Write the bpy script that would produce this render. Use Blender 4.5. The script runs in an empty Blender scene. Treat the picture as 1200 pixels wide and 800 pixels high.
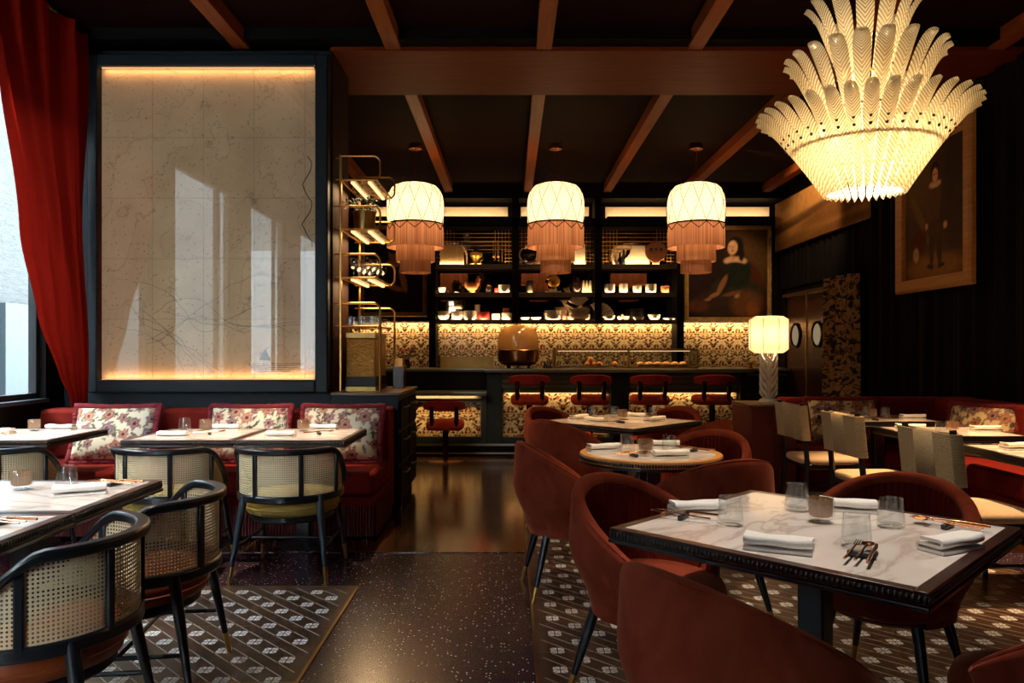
# lamp strengths (watts), sky level and added glow of the map paper
LE = dict(chand=16, pend=31, lamp=5, splash=9, cove=2.2, shelf=4, barfront=1.8, lowfront=5, rack=10, map=2, map_added_glow=0.16, case=2.5, sky=25)
WARM, SOFT, AMB = (1.0, 0.76, 0.52), (1.0, 0.88, 0.76), (1.0, 0.60, 0.28)
SPOTS = [(3.05, 6.3, 3.1, 6.3, 1000, 40, AMB), (3.05, 5.25, 3.1, 5.25, 1000, 40, AMB), (3.05, 4.3, 3.1, 4.3, 700, 36, AMB), (0.9, 6.1, 0.9, 6.1, 350, 30, AMB), (0.8, 4.2, 0.8, 4.2, 260, 24, WARM), (1.1, 2.6, 0.98, 2.44, 260, 30, SOFT),
         (-3.2, 5.1, -3.2, 5.1, 450, 30, WARM), (-1.75, 5.05, -1.75, 5.1, 700, 32, WARM), (-1.95, 2.7, -1.95, 2.75, 330, 30, SOFT)]
PICS = [(3.0, 9.9, (4.25, 10.5, 3.2), 110, 70), (3.2, 6.3, (4.2, 7.5, 2.4), 260, 50), (3.0, 9.6, (3.5, 12.4, 2.4), 160, 36), (0.4, 8.1, (0.5, 9.45, 0.8), 140, 50), (1.9, 8.1, (2.1, 9.45, 0.8), 140, 50)]
import bpy, bmesh, math, random
import numpy as np
from mathutils import Vector, Matrix, Euler, noise as mnoise
random.seed(7)
PI = math.pi
SC = bpy.context.scene
COL = SC.collection
sin, cos = math.sin, math.cos

# ------------------------------------------------------------------ colour helpers
def lin(c):
    return c / 12.92 if c <= 0.04045 else ((c + 0.055) / 1.055) ** 2.4
def H(hexs):
    h = hexs.lstrip('#')
    return tuple(lin(int(h[i:i + 2], 16) / 255) for i in (0, 2, 4))
def smooth(a, b, x):
    t = max(0.0, min(1.0, (x - a) / (b - a)))
    return t * t * (3 - 2 * t)
def mix(a, b, t):
    return tuple(a[i] * (1 - t) + b[i] * t for i in range(3))

# ------------------------------------------------------------------ mesh builder
class MB:
    def __init__(s):
        s.v = []; s.f = []; s.mi = []; s.col = {}; s.uv = {}
    def add(s, verts, faces, mi=0, M=None):
        b = len(s.v)
        if M is not None:
            verts = [M @ Vector(p) for p in verts]
        s.v += [tuple(p) for p in verts]
        s.f += [tuple(b + i for i in f) for f in faces]
        s.mi += [mi] * len(faces)
        return b
    def box(s, x0, x1, y0, y1, z0, z1, mi=0, M=None):
        v = [(x0, y0, z0), (x1, y0, z0), (x1, y1, z0), (x0, y1, z0), (x0, y0, z1), (x1, y0, z1), (x1, y1, z1), (x0, y1, z1)]
        f = [(0, 3, 2, 1), (4, 5, 6, 7), (0, 1, 5, 4), (1, 2, 6, 5), (2, 3, 7, 6), (3, 0, 4, 7)]
        s.add(v, f, mi, M); return s
    def cbox(s, c, size, rz=0, mi=0, M=None):
        a, b, d = size[0] / 2, size[1] / 2, size[2] / 2
        R = Matrix.Translation(c) @ Matrix.Rotation(rz, 4, 'Z')
        if M is not None: R = M @ R
        return s.box(-a, a, -b, b, -d, d, mi, R)
    def lathe(s, prof, seg=24, c=(0, 0, 0), mi=0, M=None, close=False, sx=1, sy=1):
        rings = []; v = []; f = []
        for (r, z) in prof:
            if r < 1e-6:
                rings.append([len(v)]); v.append((c[0], c[1], c[2] + z))
            else:
                k = len(v); rings.append(list(range(k, k + seg)))
                for i in range(seg):
                    a = 2 * PI * i / seg
                    v.append((c[0] + sx * r * cos(a), c[1] + sy * r * sin(a), c[2] + z))
        pairs = list(zip(rings[:-1], rings[1:]))
        if close: pairs.append((rings[-1], rings[0]))
        for A, B in pairs:
            if len(A) == 1 and len(B) == 1: continue
            for i in range(seg):
                j = (i + 1) % seg
                if len(A) == 1: f.append((A[0], B[j], B[i]))
                elif len(B) == 1: f.append((A[i], A[j], B[0]))
                else: f.append((A[i], A[j], B[j], B[i]))
        s.add(v, f, mi, M); return s
    def tube(s, pts, r, seg=8, closed=False, mi=0, M=None, flat=1.0):
        pts = [Vector(p) for p in pts]; n = len(pts)
        rad = r if isinstance(r, (list, tuple)) else [r] * n
        tang = []
        for i in range(n):
            if closed: t = pts[(i + 1) % n] - pts[i - 1]
            else: t = pts[min(i + 1, n - 1)] - pts[max(i - 1, 0)]
            tang.append(t.normalized() if t.length > 1e-9 else Vector((0, 0, 1)))
        up = Vector((0, 0, 1)) if abs(tang[0].z) < 0.9 else Vector((1, 0, 0))
        nrm = (up - tang[0] * up.dot(tang[0])).normalized()
        v = []; f = []
        for i in range(n):
            nrm = (nrm - tang[i] * nrm.dot(tang[i]))
            nrm = nrm.normalized() if nrm.length > 1e-6 else tang[i].orthogonal().normalized()
            bn = tang[i].cross(nrm)
            for k in range(seg):
                a = 2 * PI * k / seg
                v.append(pts[i] + (nrm * cos(a) * flat + bn * sin(a)) * rad[i])
        m = n if closed else n - 1
        for i in range(m):
            j = (i + 1) % n
            for k in range(seg):
                l = (k + 1) % seg
                f.append((i * seg + k, i * seg + l, j * seg + l, j * seg + k))
        if not closed:
            f.append(tuple(range(seg))[::-1]); f.append(tuple((n - 1) * seg + k for k in range(seg)))
        s.add(v, f, mi, M); return s
    def ribbon(s, pts, w, h, closed=False, mi=0, M=None, out=None):
        """rectangular section swept along pts; w across (horizontal), h vertical"""
        pts = [Vector(p) for p in pts]; n = len(pts); v = []; f = []
        for i in range(n):
            if closed: t = pts[(i + 1) % n] - pts[i - 1]
            else: t = pts[min(i + 1, n - 1)] - pts[max(i - 1, 0)]
            t.z = 0; t.normalize()
            nr = Vector((t.y, -t.x, 0))
            ww = w[i] if isinstance(w, list) else w
            hh = h[i] if isinstance(h, list) else h
            for a, b in ((-1, -1), (1, -1), (1, 1), (-1, 1)):
                v.append(pts[i] + nr * a * ww / 2 + Vector((0, 0, b * hh / 2)))
        m = n if closed else n - 1
        for i in range(m):
            j = (i + 1) % n
            for k in range(4):
                l = (k + 1) % 4
                f.append((i * 4 + k, i * 4 + l, j * 4 + l, j * 4 + k))
        if not closed:
            f.append((0, 3, 2, 1)); e = (n - 1) * 4; f.append((e, e + 1, e + 2, e + 3))
        s.add(v, f, mi, M); return s
    def ball(s, c, r, seg=12, rings=8, mi=0, M=None):
        if not isinstance(r, (tuple, list)): r = (r, r, r)
        prof = [(sin(PI * i / rings), -cos(PI * i / rings)) for i in range(rings + 1)]
        prof[0] = (0, -1); prof[-1] = (0, 1)
        R = Matrix.Translation(c) @ Matrix.Diagonal((r[0], r[1], r[2], 1))
        if M is not None: R = M @ R
        return s.lathe(prof, seg, mi=mi, M=R)
    def prism(s, poly, z0, z1, mi=0, M=None):
        n = len(poly)
        v = [(p[0], p[1], z0) for p in poly] + [(p[0], p[1], z1) for p in poly]
        f = [tuple(range(n))[::-1], tuple(range(n, 2 * n))] + [(i, (i + 1) % n, n + (i + 1) % n, n + i) for i in range(n)]
        s.add(v, f, mi, M); return s
    def grid(s, fn, nu, nv, cu=False, cv=False, mi=0, M=None, col=None, uv=None, flip=False):
        v = []; f = []
        for j in range(nv):
            for i in range(nu):
                u = i / (nu if cu else nu - 1); w = j / (nv if cv else nv - 1)
                v.append(fn(u, w))
        for j in range(nv if cv else nv - 1):
            for i in range(nu if cu else nu - 1):
                a = j * nu + i; b = j * nu + (i + 1) % nu
                c = ((j + 1) % nv) * nu + (i + 1) % nu; d = ((j + 1) % nv) * nu + i
                f.append((a, d, c, b) if flip else (a, b, c, d))
        b0 = s.add(v, f, mi, M)
        if col or uv:
            for j in range(nv):
                for i in range(nu):
                    u = i / (nu if cu else nu - 1); w = j / (nv if cv else nv - 1)
                    if col: s.col[b0 + j * nu + i] = col(u, w)
                    if uv: s.uv[b0 + j * nu + i] = uv(u, w)
        return b0
    def build(s, name, mats, parent=None, loc=(0, 0, 0), rz=0, ang=35, bevel=0, bseg=2, fix=False, subsurf=0):
        me = bpy.data.meshes.new(name)
        me.from_pydata(s.v, [], s.f)
        for m in (mats if isinstance(mats, (list, tuple)) else [mats]): me.materials.append(m)
        me.polygons.foreach_set('material_index', s.mi)
        if s.col:
            at = me.color_attributes.new('Col', 'FLOAT_COLOR', 'POINT')
            arr = np.ones((len(s.v), 4), dtype=np.float32)
            for k, c in s.col.items(): arr[k, :3] = c
            at.data.foreach_set('color', arr.ravel())
        if s.uv:
            at = me.attributes.new('uvp', 'FLOAT_VECTOR', 'POINT')
            arr = np.zeros((len(s.v), 3), dtype=np.float32)
            for k, c in s.uv.items(): arr[k, :2] = c
            at.data.foreach_set('vector', arr.ravel())
        me.polygons.foreach_set('use_smooth', [True] * len(me.polygons))
        if fix:
            bm = bmesh.new(); bm.from_mesh(me); bmesh.ops.recalc_face_normals(bm, faces=bm.faces); bm.to_mesh(me); bm.free()
        me.set_sharp_from_angle(angle=math.radians(ang))
        me.update()
        o = bpy.data.objects.new(name, me); COL.objects.link(o)
        o.location = loc; o.rotation_euler = (0, 0, rz)
        if parent: o.parent = parent
        if bevel:
            md = o.modifiers.new('bv', 'BEVEL'); md.width = bevel; md.segments = bseg; md.limit_method = 'ANGLE'; md.angle_limit = math.radians(40)
        if subsurf:
            md = o.modifiers.new('ss', 'SUBSURF'); md.levels = subsurf; md.render_levels = subsurf
        return o

def thing(name, label, cat, loc=(0, 0, 0), rz=0, group=None):
    o = bpy.data.objects.new(name, None); COL.objects.link(o)
    o.empty_display_size = 0.1
    o.location = loc; o.rotation_euler = (0, 0, rz)
    return tag(o, label, cat, group)
def tag(o, label, cat, group=None):
    o['label'] = label; o['category'] = cat
    if group: o['group'] = group
    elif 'group' in o: del o['group']
    return o
def struct(o):
    o['kind'] = 'structure'; return o
def place(o, loc, rz=0):
    o.location = loc; o.rotation_euler = (0, 0, rz); return o
KIDS = {}
def clone(root, loc, rz, label, group=None, cat=None):
    r = root.copy(); COL.objects.link(r)
    r.location = loc; r.rotation_euler = (root.rotation_euler[0], root.rotation_euler[1], rz); r['label'] = label
    if cat: r['category'] = cat
    if group: r['group'] = group
    if root.name not in KIDS:
        KIDS[root.name] = [(c, [g for g in bpy.data.objects if g.parent == c]) for c in bpy.data.objects if c.parent == root]
    for ch, gs in KIDS[root.name]:
        c = ch.copy(); COL.objects.link(c); c.parent = r
        for g in gs:
            d = g.copy(); COL.objects.link(d); d.parent = c
    return r
class Kind:
    """first use moves the prototype, later uses copy it"""
    def __init__(s, make): s.make = make; s.p = None
    def __call__(s, loc, rz, label, group=None):
        if s.p is None:
            s.p = s.make(); place(s.p, loc, rz); s.p['label'] = label
            if group: s.p['group'] = group
            return s.p
        return clone(s.p, loc, rz, label, group)

# ------------------------------------------------------------------ materials
def newmat(name):
    m = bpy.data.materials.new(name); m.use_nodes = True
    nt = m.node_tree; nt.nodes.clear()
    return m, nt
def N(nt, t, **kw):
    n = nt.nodes.new(t)
    for k, v in kw.items():
        if k.startswith('i_'):
            n.inputs[k[2:].replace('_', ' ')].default_value = v
        else: setattr(n, k, v)
    return n
def principled(nt, base, rough=0.5, metal=0.0, **kw):
    p = nt.nodes.new('ShaderNodeBsdfPrincipled'); o = nt.nodes.new('ShaderNodeOutputMaterial')
    p.inputs['Base Color'].default_value = (*base, 1); p.inputs['Roughness'].default_value = rough; p.inputs['Metallic'].default_value = metal
    for k, v in kw.items(): p.inputs[k].default_value = v
    nt.links.new(p.outputs[0], o.inputs[0])
    return p, o
def coords(nt, kind='Object', scale=(1, 1, 1)):
    tc = nt.nodes.new('ShaderNodeTexCoord'); mp = nt.nodes.new('ShaderNodeMapping')
    mp.inputs['Scale'].default_value = scale
    nt.links.new(tc.outputs[kind], mp.inputs[0]); return mp.outputs[0]
def ramp(nt, fac, stops):
    r = nt.nodes.new('ShaderNodeValToRGB'); e = r.color_ramp.elements
    while len(e) < len(stops): e.new(0.5)
    for k, (p, c) in enumerate(stops):
        e[k].position = p; e[k].color = (*c, 1)
    nt.links.new(fac, r.inputs[0]); return r.outputs[0]
def bump(nt, p, height, strength=0.3, dist=0.002):
    b = nt.nodes.new('ShaderNodeBump'); b.inputs['Strength'].default_value = strength; b.inputs['Distance'].default_value = dist
    nt.links.new(height, b.inputs['Height']); nt.links.new(b.outputs[0], p.inputs['Normal'])
def plain(name, base, rough=0.5, metal=0.0, vary=0.0, scale=30, bmp=0.0, stretch=(1, 1, 1), bd=0.002, **kw):
    m, nt = newmat(name); p, o = principled(nt, base, rough, metal, **kw)
    if vary or bmp:
        n = N(nt, 'ShaderNodeTexNoise'); n.inputs['Scale'].default_value = scale; n.inputs['Detail'].default_value = 4
        nt.links.new(coords(nt, 'Object', stretch), n.inputs['Vector'])
        if vary:
            nt.links.new(ramp(nt, n.outputs[0], [(0.3, tuple(c * (1 - vary) for c in base)), (0.7, tuple(min(1, c * (1 + vary)) for c in base))]), p.inputs['Base Color'])
        if bmp: bump(nt, p, n.outputs[0], bmp, bd)
    return m
def emit(name, col, st):
    m, nt = newmat(name); e = N(nt, 'ShaderNodeEmission'); o = N(nt, 'ShaderNodeOutputMaterial')
    e.inputs[0].default_value = (*col, 1); e.inputs[1].default_value = st
    nt.links.new(e.outputs[0], o.inputs[0]); return m
def vcol(name, rough=0.7, metal=0.0, bmp=0.0, scale=200, **kw):
    m, nt = newmat(name); p, o = principled(nt, (1, 1, 1), rough, metal, **kw)
    a = N(nt, 'ShaderNodeAttribute', attribute_name='Col'); nt.links.new(a.outputs['Color'], p.inputs['Base Color'])
    if bmp:
        n = N(nt, 'ShaderNodeTexNoise'); n.inputs['Scale'].default_value = scale
        nt.links.new(coords(nt), n.inputs['Vector']); bump(nt, p, n.outputs[0], bmp)
    return m
def thin_glass(name, tint=(0.96, 0.97, 0.97), ior=1.5, rough=0.0, edge=0.0):
    m, nt = newmat(name)
    t = N(nt, 'ShaderNodeBsdfTransparent'); t.inputs[0].default_value = (*tint, 1)
    g = N(nt, 'ShaderNodeBsdfGlossy'); g.inputs['Roughness'].default_value = rough
    f = N(nt, 'ShaderNodeFresnel'); ge = N(nt, 'ShaderNodeNewGeometry')
    im = N(nt, 'ShaderNodeMapRange'); im.inputs['To Min'].default_value = ior; im.inputs['To Max'].default_value = 1 / ior
    nt.links.new(ge.outputs['Backfacing'], im.inputs['Value']); nt.links.new(im.outputs[0], f.inputs[0])
    mx = N(nt, 'ShaderNodeMixShader'); o = N(nt, 'ShaderNodeOutputMaterial')
    nt.links.new(f.outputs[0], mx.inputs[0]); nt.links.new(t.outputs[0], mx.inputs[1]); nt.links.new(g.outputs[0], mx.inputs[2])
    nt.links.new(mx.outputs[0], o.inputs[0]); return m
def translucent(name, col, tr=0.6, rough=0.6, vc=False, gloss=0.0, bumpf=None):
    m, nt = newmat(name)
    d = N(nt, 'ShaderNodeBsdfDiffuse'); t = N(nt, 'ShaderNodeBsdfTranslucent'); mx = N(nt, 'ShaderNodeMixShader'); o = N(nt, 'ShaderNodeOutputMaterial')
    d.inputs[0].default_value = (*col, 1); t.inputs[0].default_value = (*col, 1); mx.inputs[0].default_value = tr
    if vc:
        a = N(nt, 'ShaderNodeAttribute', attribute_name='Col')
        nt.links.new(a.outputs['Color'], d.inputs[0]); nt.links.new(a.outputs['Color'], t.inputs[0])
    nt.links.new(d.outputs[0], mx.inputs[1]); nt.links.new(t.outputs[0], mx.inputs[2])
    out = mx.outputs[0]
    if gloss:
        g = N(nt, 'ShaderNodeBsdfGlossy'); g.inputs['Roughness'].default_value = rough
        m2 = N(nt, 'ShaderNodeMixShader'); m2.inputs[0].default_value = gloss
        nt.links.new(out, m2.inputs[1]); nt.links.new(g.outputs[0], m2.inputs[2]); out = m2.outputs[0]
    nt.links.new(out, o.inputs[0]); return m

M = {}
def build_materials():
    # terrazzo floor
    m, nt = newmat('terrazzo'); p, o = principled(nt, H('#241c24'), 0.24, **{'Specular IOR Level': 0.75})
    co = coords(nt, 'Object')
    v = N(nt, 'ShaderNodeTexVoronoi'); v.inputs['Scale'].default_value = 52; nt.links.new(co, v.inputs['Vector'])
    r1 = ramp(nt, v.outputs['Distance'], [(0.0, H('#b9aab0')), (0.16, H('#a3959c')), (0.20, H('#2c2028'))])
    v2 = N(nt, 'ShaderNodeTexVoronoi'); v2.inputs['Scale'].default_value = 52; nt.links.new(co, v2.inputs['Vector'])
    sp = N(nt, 'ShaderNodeSeparateColor'); nt.links.new(v2.outputs['Color'], sp.inputs[0])
    gt = N(nt, 'ShaderNodeMath', operation='GREATER_THAN'); gt.inputs[1].default_value = 0.55; nt.links.new(sp.outputs[0], gt.inputs[0])
    mx = N(nt, 'ShaderNodeMix', data_type='RGBA'); mx.inputs['A'].default_value = (*H('#2c2028'), 1)
    nt.links.new(gt.outputs[0], mx.inputs['Factor']); nt.links.new(r1, mx.inputs['B']); nt.links.new(mx.outputs['Result'], p.inputs['Base Color'])
    M['terrazzo'] = m
    # dark timber: grain along one axis
    def wood(name, c1, c2, rough=0.35, sc=(2, 30, 30), coat=0.0, kind='Object', spec=0.5):
        m, nt = newmat(name); p, o = principled(nt, c1, rough)
        n = N(nt, 'ShaderNodeTexNoise'); n.inputs['Scale'].default_value = 2.0; n.inputs['Detail'].default_value = 6; n.inputs['Distortion'].default_value = 0.6
        nt.links.new(coords(nt, kind, sc), n.inputs['Vector'])
        nt.links.new(ramp(nt, n.outputs[0], [(0.3, c1), (0.7, c2)]), p.inputs['Base Color'])
        p.inputs['Specular IOR Level'].default_value = spec; p.inputs['Coat Weight'].default_value = coat; p.inputs['Coat Roughness'].default_value = 0.15
        M[name] = m
    wood('inlay_wood', H('#36241a'), H('#5c4232'), 0.3, (4, 1.2, 4))
    wood('floor_wood', H('#3c220d'), H('#583518'), 0.2, (12, 0.8, 4), 1.0, spec=0.8)
    wood('beam_wood', H('#6e300c'), H('#884216'), 0.5, (20, 1, 20), spec=0.2)
    wood('bulkhead_wood', H('#571a02'), H('#682505'), 0.55, (1, 12, 12), spec=0.15)
    wood('door_wood', H('#2e160d'), H('#4a2615'), 0.25, (14, 14, 1))
    wood('cabinet_top', H('#5a3c22'), H('#77522f'), 0.35, (1, 12, 4))
    wood('board_wood', H('#d8b070'), H('#e8c68c'), 0.5, (8, 8, 1))
    wood('gold_frame', H('#8a6226'), H('#b58a40'), 0.4, (5, 5, 5))
    wood('oak_frame', H('#bd7c36'), H('#d69a52'), 0.45, (1, 6, 20))
    wood('table_edge', H('#2a140e'), H('#43231a'), 0.3, (6, 6, 6), 0.2)
    M['black_wood'] = plain('black_wood', H('#15161a'), 0.32, vary=0.2, scale=20, **{'Coat Weight': 0.25})
    M['slate_leg'] = plain('slate_leg', H('#2f3c46'), 0.35, vary=0.1)
    M['navy_wall'] = plain('navy_wall', H('#161d22'), 0.5, vary=0.08, scale=8, **{'Specular IOR Level': 0.2})
    M['dark_wall'] = plain('dark_wall', H('#0c0807'), 0.7, vary=0.15, scale=6, **{'Specular IOR Level': 0.08})
    M['brown_wall'] = plain('brown_wall', H('#260c05'), 0.6, vary=0.15, scale=6, **{'Specular IOR Level': 0.08})
    M['ceiling'] = plain('ceiling', H('#170402'), 0.8, vary=0.15, scale=3, **{'Specular IOR Level': 0.08})
    M['void'] = plain('void', H('#0b0908'), 0.6, **{'Specular IOR Level': 0.08})
    M['drape'] = plain('drape', H('#0f0c0a'), 0.75, vary=0.5, scale=26, bmp=0.4, stretch=(1, 1, 1.4), bd=0.004, **{'Specular IOR Level': 0.08})
    M['brass'] = plain('brass', H('#c99a55'), 0.28, 1.0, vary=0.05)
    M['brass_dull'] = plain('brass_dull', H('#8f7140'), 0.38, 1.0, vary=0.12, scale=12)
    M['hammered'] = plain('hammered', H('#c2954c'), 0.28, 0.75, vary=0.25, bmp=1.0, scale=38, bd=0.02, stretch=(1, 1, 2.4))
    M['shelf_board'] = plain('shelf_board', H('#4a3a2a'), 0.5, vary=0.1)
    M['rail_brass'] = plain('rail_brass', H('#c0924c'), 0.4, 0.5)
    M['steel'] = plain('steel', H('#a09684'), 0.32, 1.0, vary=0.05)
    M['copper'] = plain('copper', H('#c48660'), 0.22, 1.0)
    M['bronze'] = plain('bronze', H('#875733'), 0.3, 1.0, vary=0.1)
    M['olive'] = plain('olive', H('#4c4a38'), 0.4, vary=0.08, **{'Specular IOR Level': 0.25})
    M['dark_green'] = plain('dark_green', H('#1e221b'), 0.45, vary=0.1, **{'Specular IOR Level': 0.2})
    def velvet(name, c, c2, sh, sheen=0.9):
        m, nt = newmat(name); p, o = principled(nt, c, 0.85)
        n = N(nt, 'ShaderNodeTexNoise'); n.inputs['Scale'].default_value = 9; n.inputs['Detail'].default_value = 5; n.inputs['Distortion'].default_value = 0.8
        nt.links.new(coords(nt, 'Object', (1, 1, 0.6)), n.inputs['Vector'])
        nt.links.new(ramp(nt, n.outputs[0], [(0.3, c), (0.7, c2)]), p.inputs['Base Color'])
        p.inputs['Sheen Weight'].default_value = sheen; p.inputs['Sheen Roughness'].default_value = 0.35; p.inputs['Sheen Tint'].default_value = (*sh, 1)
        p.inputs['Specular IOR Level'].default_value = 0.1
        n2 = N(nt, 'ShaderNodeTexNoise'); n2.inputs['Scale'].default_value = 900
        nt.links.new(coords(nt), n2.inputs['Vector']); bump(nt, p, n2.outputs[0], 0.25, 0.001)
        M[name] = m
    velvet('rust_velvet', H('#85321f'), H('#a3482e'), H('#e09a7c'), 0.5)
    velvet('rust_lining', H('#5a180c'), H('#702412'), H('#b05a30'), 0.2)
    velvet('red_velvet', H('#641710'), H('#781f16'), H('#b04030'), 0.4)
    velvet('stool_velvet', H('#8a2a14'), H('#a03a1c'), H('#d06a3a'), 0.6)
    velvet('yellow_velvet', H('#a48a45'), H('#b89c52'), H('#e0d090'), 0.4)
    M['tan_leather'] = plain('tan_leather', H('#8a3d17'), 0.38, vary=0.15, scale=14, bmp=0.1)
    M['red_lacquer'] = plain('red_lacquer', H('#6a1a12'), 0.4, vary=0.08, scale=5)
    M['trim_fringe'] = plain('trim_fringe', H('#7c1826'), 0.85, vary=0.35, scale=160, bmp=0.8, bd=0.01)
    M['skirt'] = plain('skirt', H('#5a1a16'), 0.85, vary=0.25, scale=90, stretch=(1, 1, 0.05))
    M['floral'] = vcol('floral', 0.85, bmp=0.25, scale=300)
    M['tile'] = vcol('tile', 0.22)
    M['painting'] = vcol('painting', 0.6, **{'Specular IOR Level': 0.1})
    M['vc'] = vcol('vc', 0.5)
    M['beige'] = plain('beige', H('#cdb294'), 0.8, vary=0.06, scale=60, bmp=0.15)
    M['rope'] = plain('rope', H('#bda988'), 0.85, vary=0.18, scale=120, bmp=0.5)
    M['linen'] = plain('linen', H('#efece6'), 0.85, vary=0.03, scale=120, bmp=0.15)
    M['ceramic'] = plain('ceramic', H('#e8dcc4'), 0.3, vary=0.03)
    M['ivory'] = plain('ivory', H('#e6d6b4'), 0.45, vary=0.08, scale=10)
    M['white_plaster'] = plain('white_plaster', H('#e4dccf'), 0.55, vary=0.06)
    M['red_tin'] = plain('red_tin', H('#a02a20'), 0.4)
    M['dark_vase'] = plain('dark_vase', H('#241210'), 0.2)
    M['gold'] = plain('gold', H('#c9963c'), 0.35, 0.8, vary=0.2, scale=20)
    M['terracotta'] = plain('terracotta', H('#b06a38'), 0.5, vary=0.15, scale=14)
    M['leaf'] = plain('leaf', H('#39401f'), 0.5, vary=0.3, scale=20)
    M['dark_leaf'] = plain('dark_leaf', H('#161a14'), 0.5)
    M['bread'] = plain('bread', H('#c98a4a'), 0.7, vary=0.4, scale=30, bmp=0.3)
    M['rest'] = plain('rest', H('#202226'), 0.4)
    M['glass'] = thin_glass('glass', (0.97, 0.98, 0.98), 1.75)
    M['case_glass'] = thin_glass('case_glass', (0.93, 0.94, 0.9))
    M['pane_glass'] = thin_glass('pane_glass', (0.97, 0.985, 0.985))
    M['map_glass'] = thin_glass('map_glass', (0.95, 0.95, 0.95), 2.0)
    m, nt = newmat('amber'); p, o = principled(nt, H('#c8a280'), 0.08, **{'Transmission Weight': 0.6})
    M['amber'] = thin_glass('amber_clear', (0.72, 0.52, 0.36))
    # ribbed amber glass, milky
    M['amber_milk'] = translucent('amber_milk', H('#a98464'), 0.5, 0.15, gloss=0.12)
    m, nt = newmat('dark_mirror'); p, o = principled(nt, H('#7a6858'), 0.03, 1.0); M['mirror'] = m
    # marble
    m, nt = newmat('marble'); p, o = principled(nt, H('#d9ccc2'), 0.10, **{'Coat Weight': 0.15, 'Coat Roughness': 0.03, 'Specular IOR Level': 0.4})
    co = coords(nt, 'Object', (1, 2.6, 1))
    n = N(nt, 'ShaderNodeTexNoise'); n.inputs['Scale'].default_value = 1.7; n.inputs['Detail'].default_value = 8; n.inputs['Distortion'].default_value = 1.1; nt.links.new(co, n.inputs['Vector'])
    nt.links.new(ramp(nt, n.outputs[0], [(0.30, H('#f2e9e2')), (0.465, H('#eadfd6')), (0.50, H('#cfbfb3')), (0.535, H('#ece1d8')), (0.75, H('#f4ece6'))]), p.inputs['Base Color'])
    M['marble'] = m
    M['mosaic'] = plain('mosaic', H('#e6e2de'), 0.3, vary=0.25, scale=60)
    M['inlay_line'] = plain('inlay_line', H('#c4b6a8'), 0.35)
    # cane webbing with real holes
    m, nt = newmat('cane')
    p = N(nt, 'ShaderNodeBsdfPrincipled'); p.inputs['Base Color'].default_value = (*H('#dcc49a'), 1); p.inputs['Roughness'].default_value = 0.5
    tr = N(nt, 'ShaderNodeBsdfTransparent'); mx = N(nt, 'ShaderNodeMixShader'); o = N(nt, 'ShaderNodeOutputMaterial')
    a = N(nt, 'ShaderNodeAttribute', attribute_name='uvp')
    sc = N(nt, 'ShaderNodeVectorMath', operation='SCALE'); sc.inputs['Scale'].default_value = 1 / 0.0125; nt.links.new(a.outputs['Vector'], sc.inputs[0])
    fr = N(nt, 'ShaderNodeVectorMath', operation='FRACTION'); nt.links.new(sc.outputs[0], fr.inputs[0])
    sb = N(nt, 'ShaderNodeVectorMath', operation='SUBTRACT'); sb.inputs[1].default_value = (0.5, 0.5, 0); nt.links.new(fr.outputs[0], sb.inputs[0])
    ln = N(nt, 'ShaderNodeVectorMath', operation='LENGTH'); nt.links.new(sb.outputs[0], ln.inputs[0])
    lt = N(nt, 'ShaderNodeMath', operation='LESS_THAN'); lt.inputs[1].default_value = 0.26; nt.links.new(ln.outputs['Value'], lt.inputs[0])
    nt.links.new(lt.outputs[0], mx.inputs[0]); nt.links.new(p.outputs[0], mx.inputs[1]); nt.links.new(tr.outputs[0], mx.inputs[2]); nt.links.new(mx.outputs[0], o.inputs[0])
    bump(nt, p, ln.outputs['Value'], 0.4, 0.002)
    M['cane'] = m
    # red window curtain: lets daylight through
    M['red_curtain'] = translucent('red_curtain', H('#7c150d'), 0.28)
    M['shade'] = translucent('shade', H('#cfc3ac'), 0.55)
    M['lamp_shade'] = translucent('lamp_shade', H('#efdcb6'), 0.55)
    M['fringe'] = translucent('fringe', (1, 1, 1), 0.3, vc=True)
    # floral curtain: tan ground, dark leafy blotches
    m, nt = newmat('leaf_curtain'); p, o = principled(nt, H('#9a6a3a'), 0.75)
    n = N(nt, 'ShaderNodeTexNoise'); n.inputs['Scale'].default_value = 8; n.inputs['Detail'].default_value = 3; n.inputs['Distortion'].default_value = 2.2; nt.links.new(coords(nt), n.inputs['Vector'])
    nt.links.new(ramp(nt, n.outputs[0], [(0.44, H('#b58648')), (0.52, H('#966638')), (0.545, H('#20140c')), (0.8, H('#140d0a'))]), p.inputs['Base Color'])
    M['leaf_curtain'] = m
    # outside
    m, nt = newmat('stone'); p, o = principled(nt, H('#c4c4bc'), 0.9)
    n = N(nt, 'ShaderNodeTexNoise'); n.inputs['Scale'].default_value = 3.5; n.inputs['Detail'].default_value = 9; n.inputs['Roughness'].default_value = 0.7
    nt.links.new(coords(nt, 'Object', (1, 1, 3)), n.inputs['Vector'])
    nt.links.new(ramp(nt, n.outputs[0], [(0.25, H('#282b2b')), (0.7, H('#3a3c3b'))]), p.inputs['Base Color']); bump(nt, p, n.outputs[0], 0.9, 0.05)
    M['stone'] = m
    M['blue_panel'] = plain('blue_panel', H('#1a262b'), 0.6, vary=0.08, scale=90)
    M['pavement'] = plain('pavement', H('#77756f'), 0.9, vary=0.1)
    # LED and lamps
    M['led'] = emit('led', (1.0, 0.55, 0.22), 1.9)
    M['led_soft'] = emit('led_soft', (1.0, 0.55, 0.24), 1.3)
    M['bulb'] = emit('bulb', (1.0, 0.72, 0.40), 40)
    M['bulb_hot'] = emit('bulb_hot', (1.0, 0.74, 0.42), 60)
    M['cove'] = plain('cove', H('#d8c8ae'), 0.5)
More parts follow.
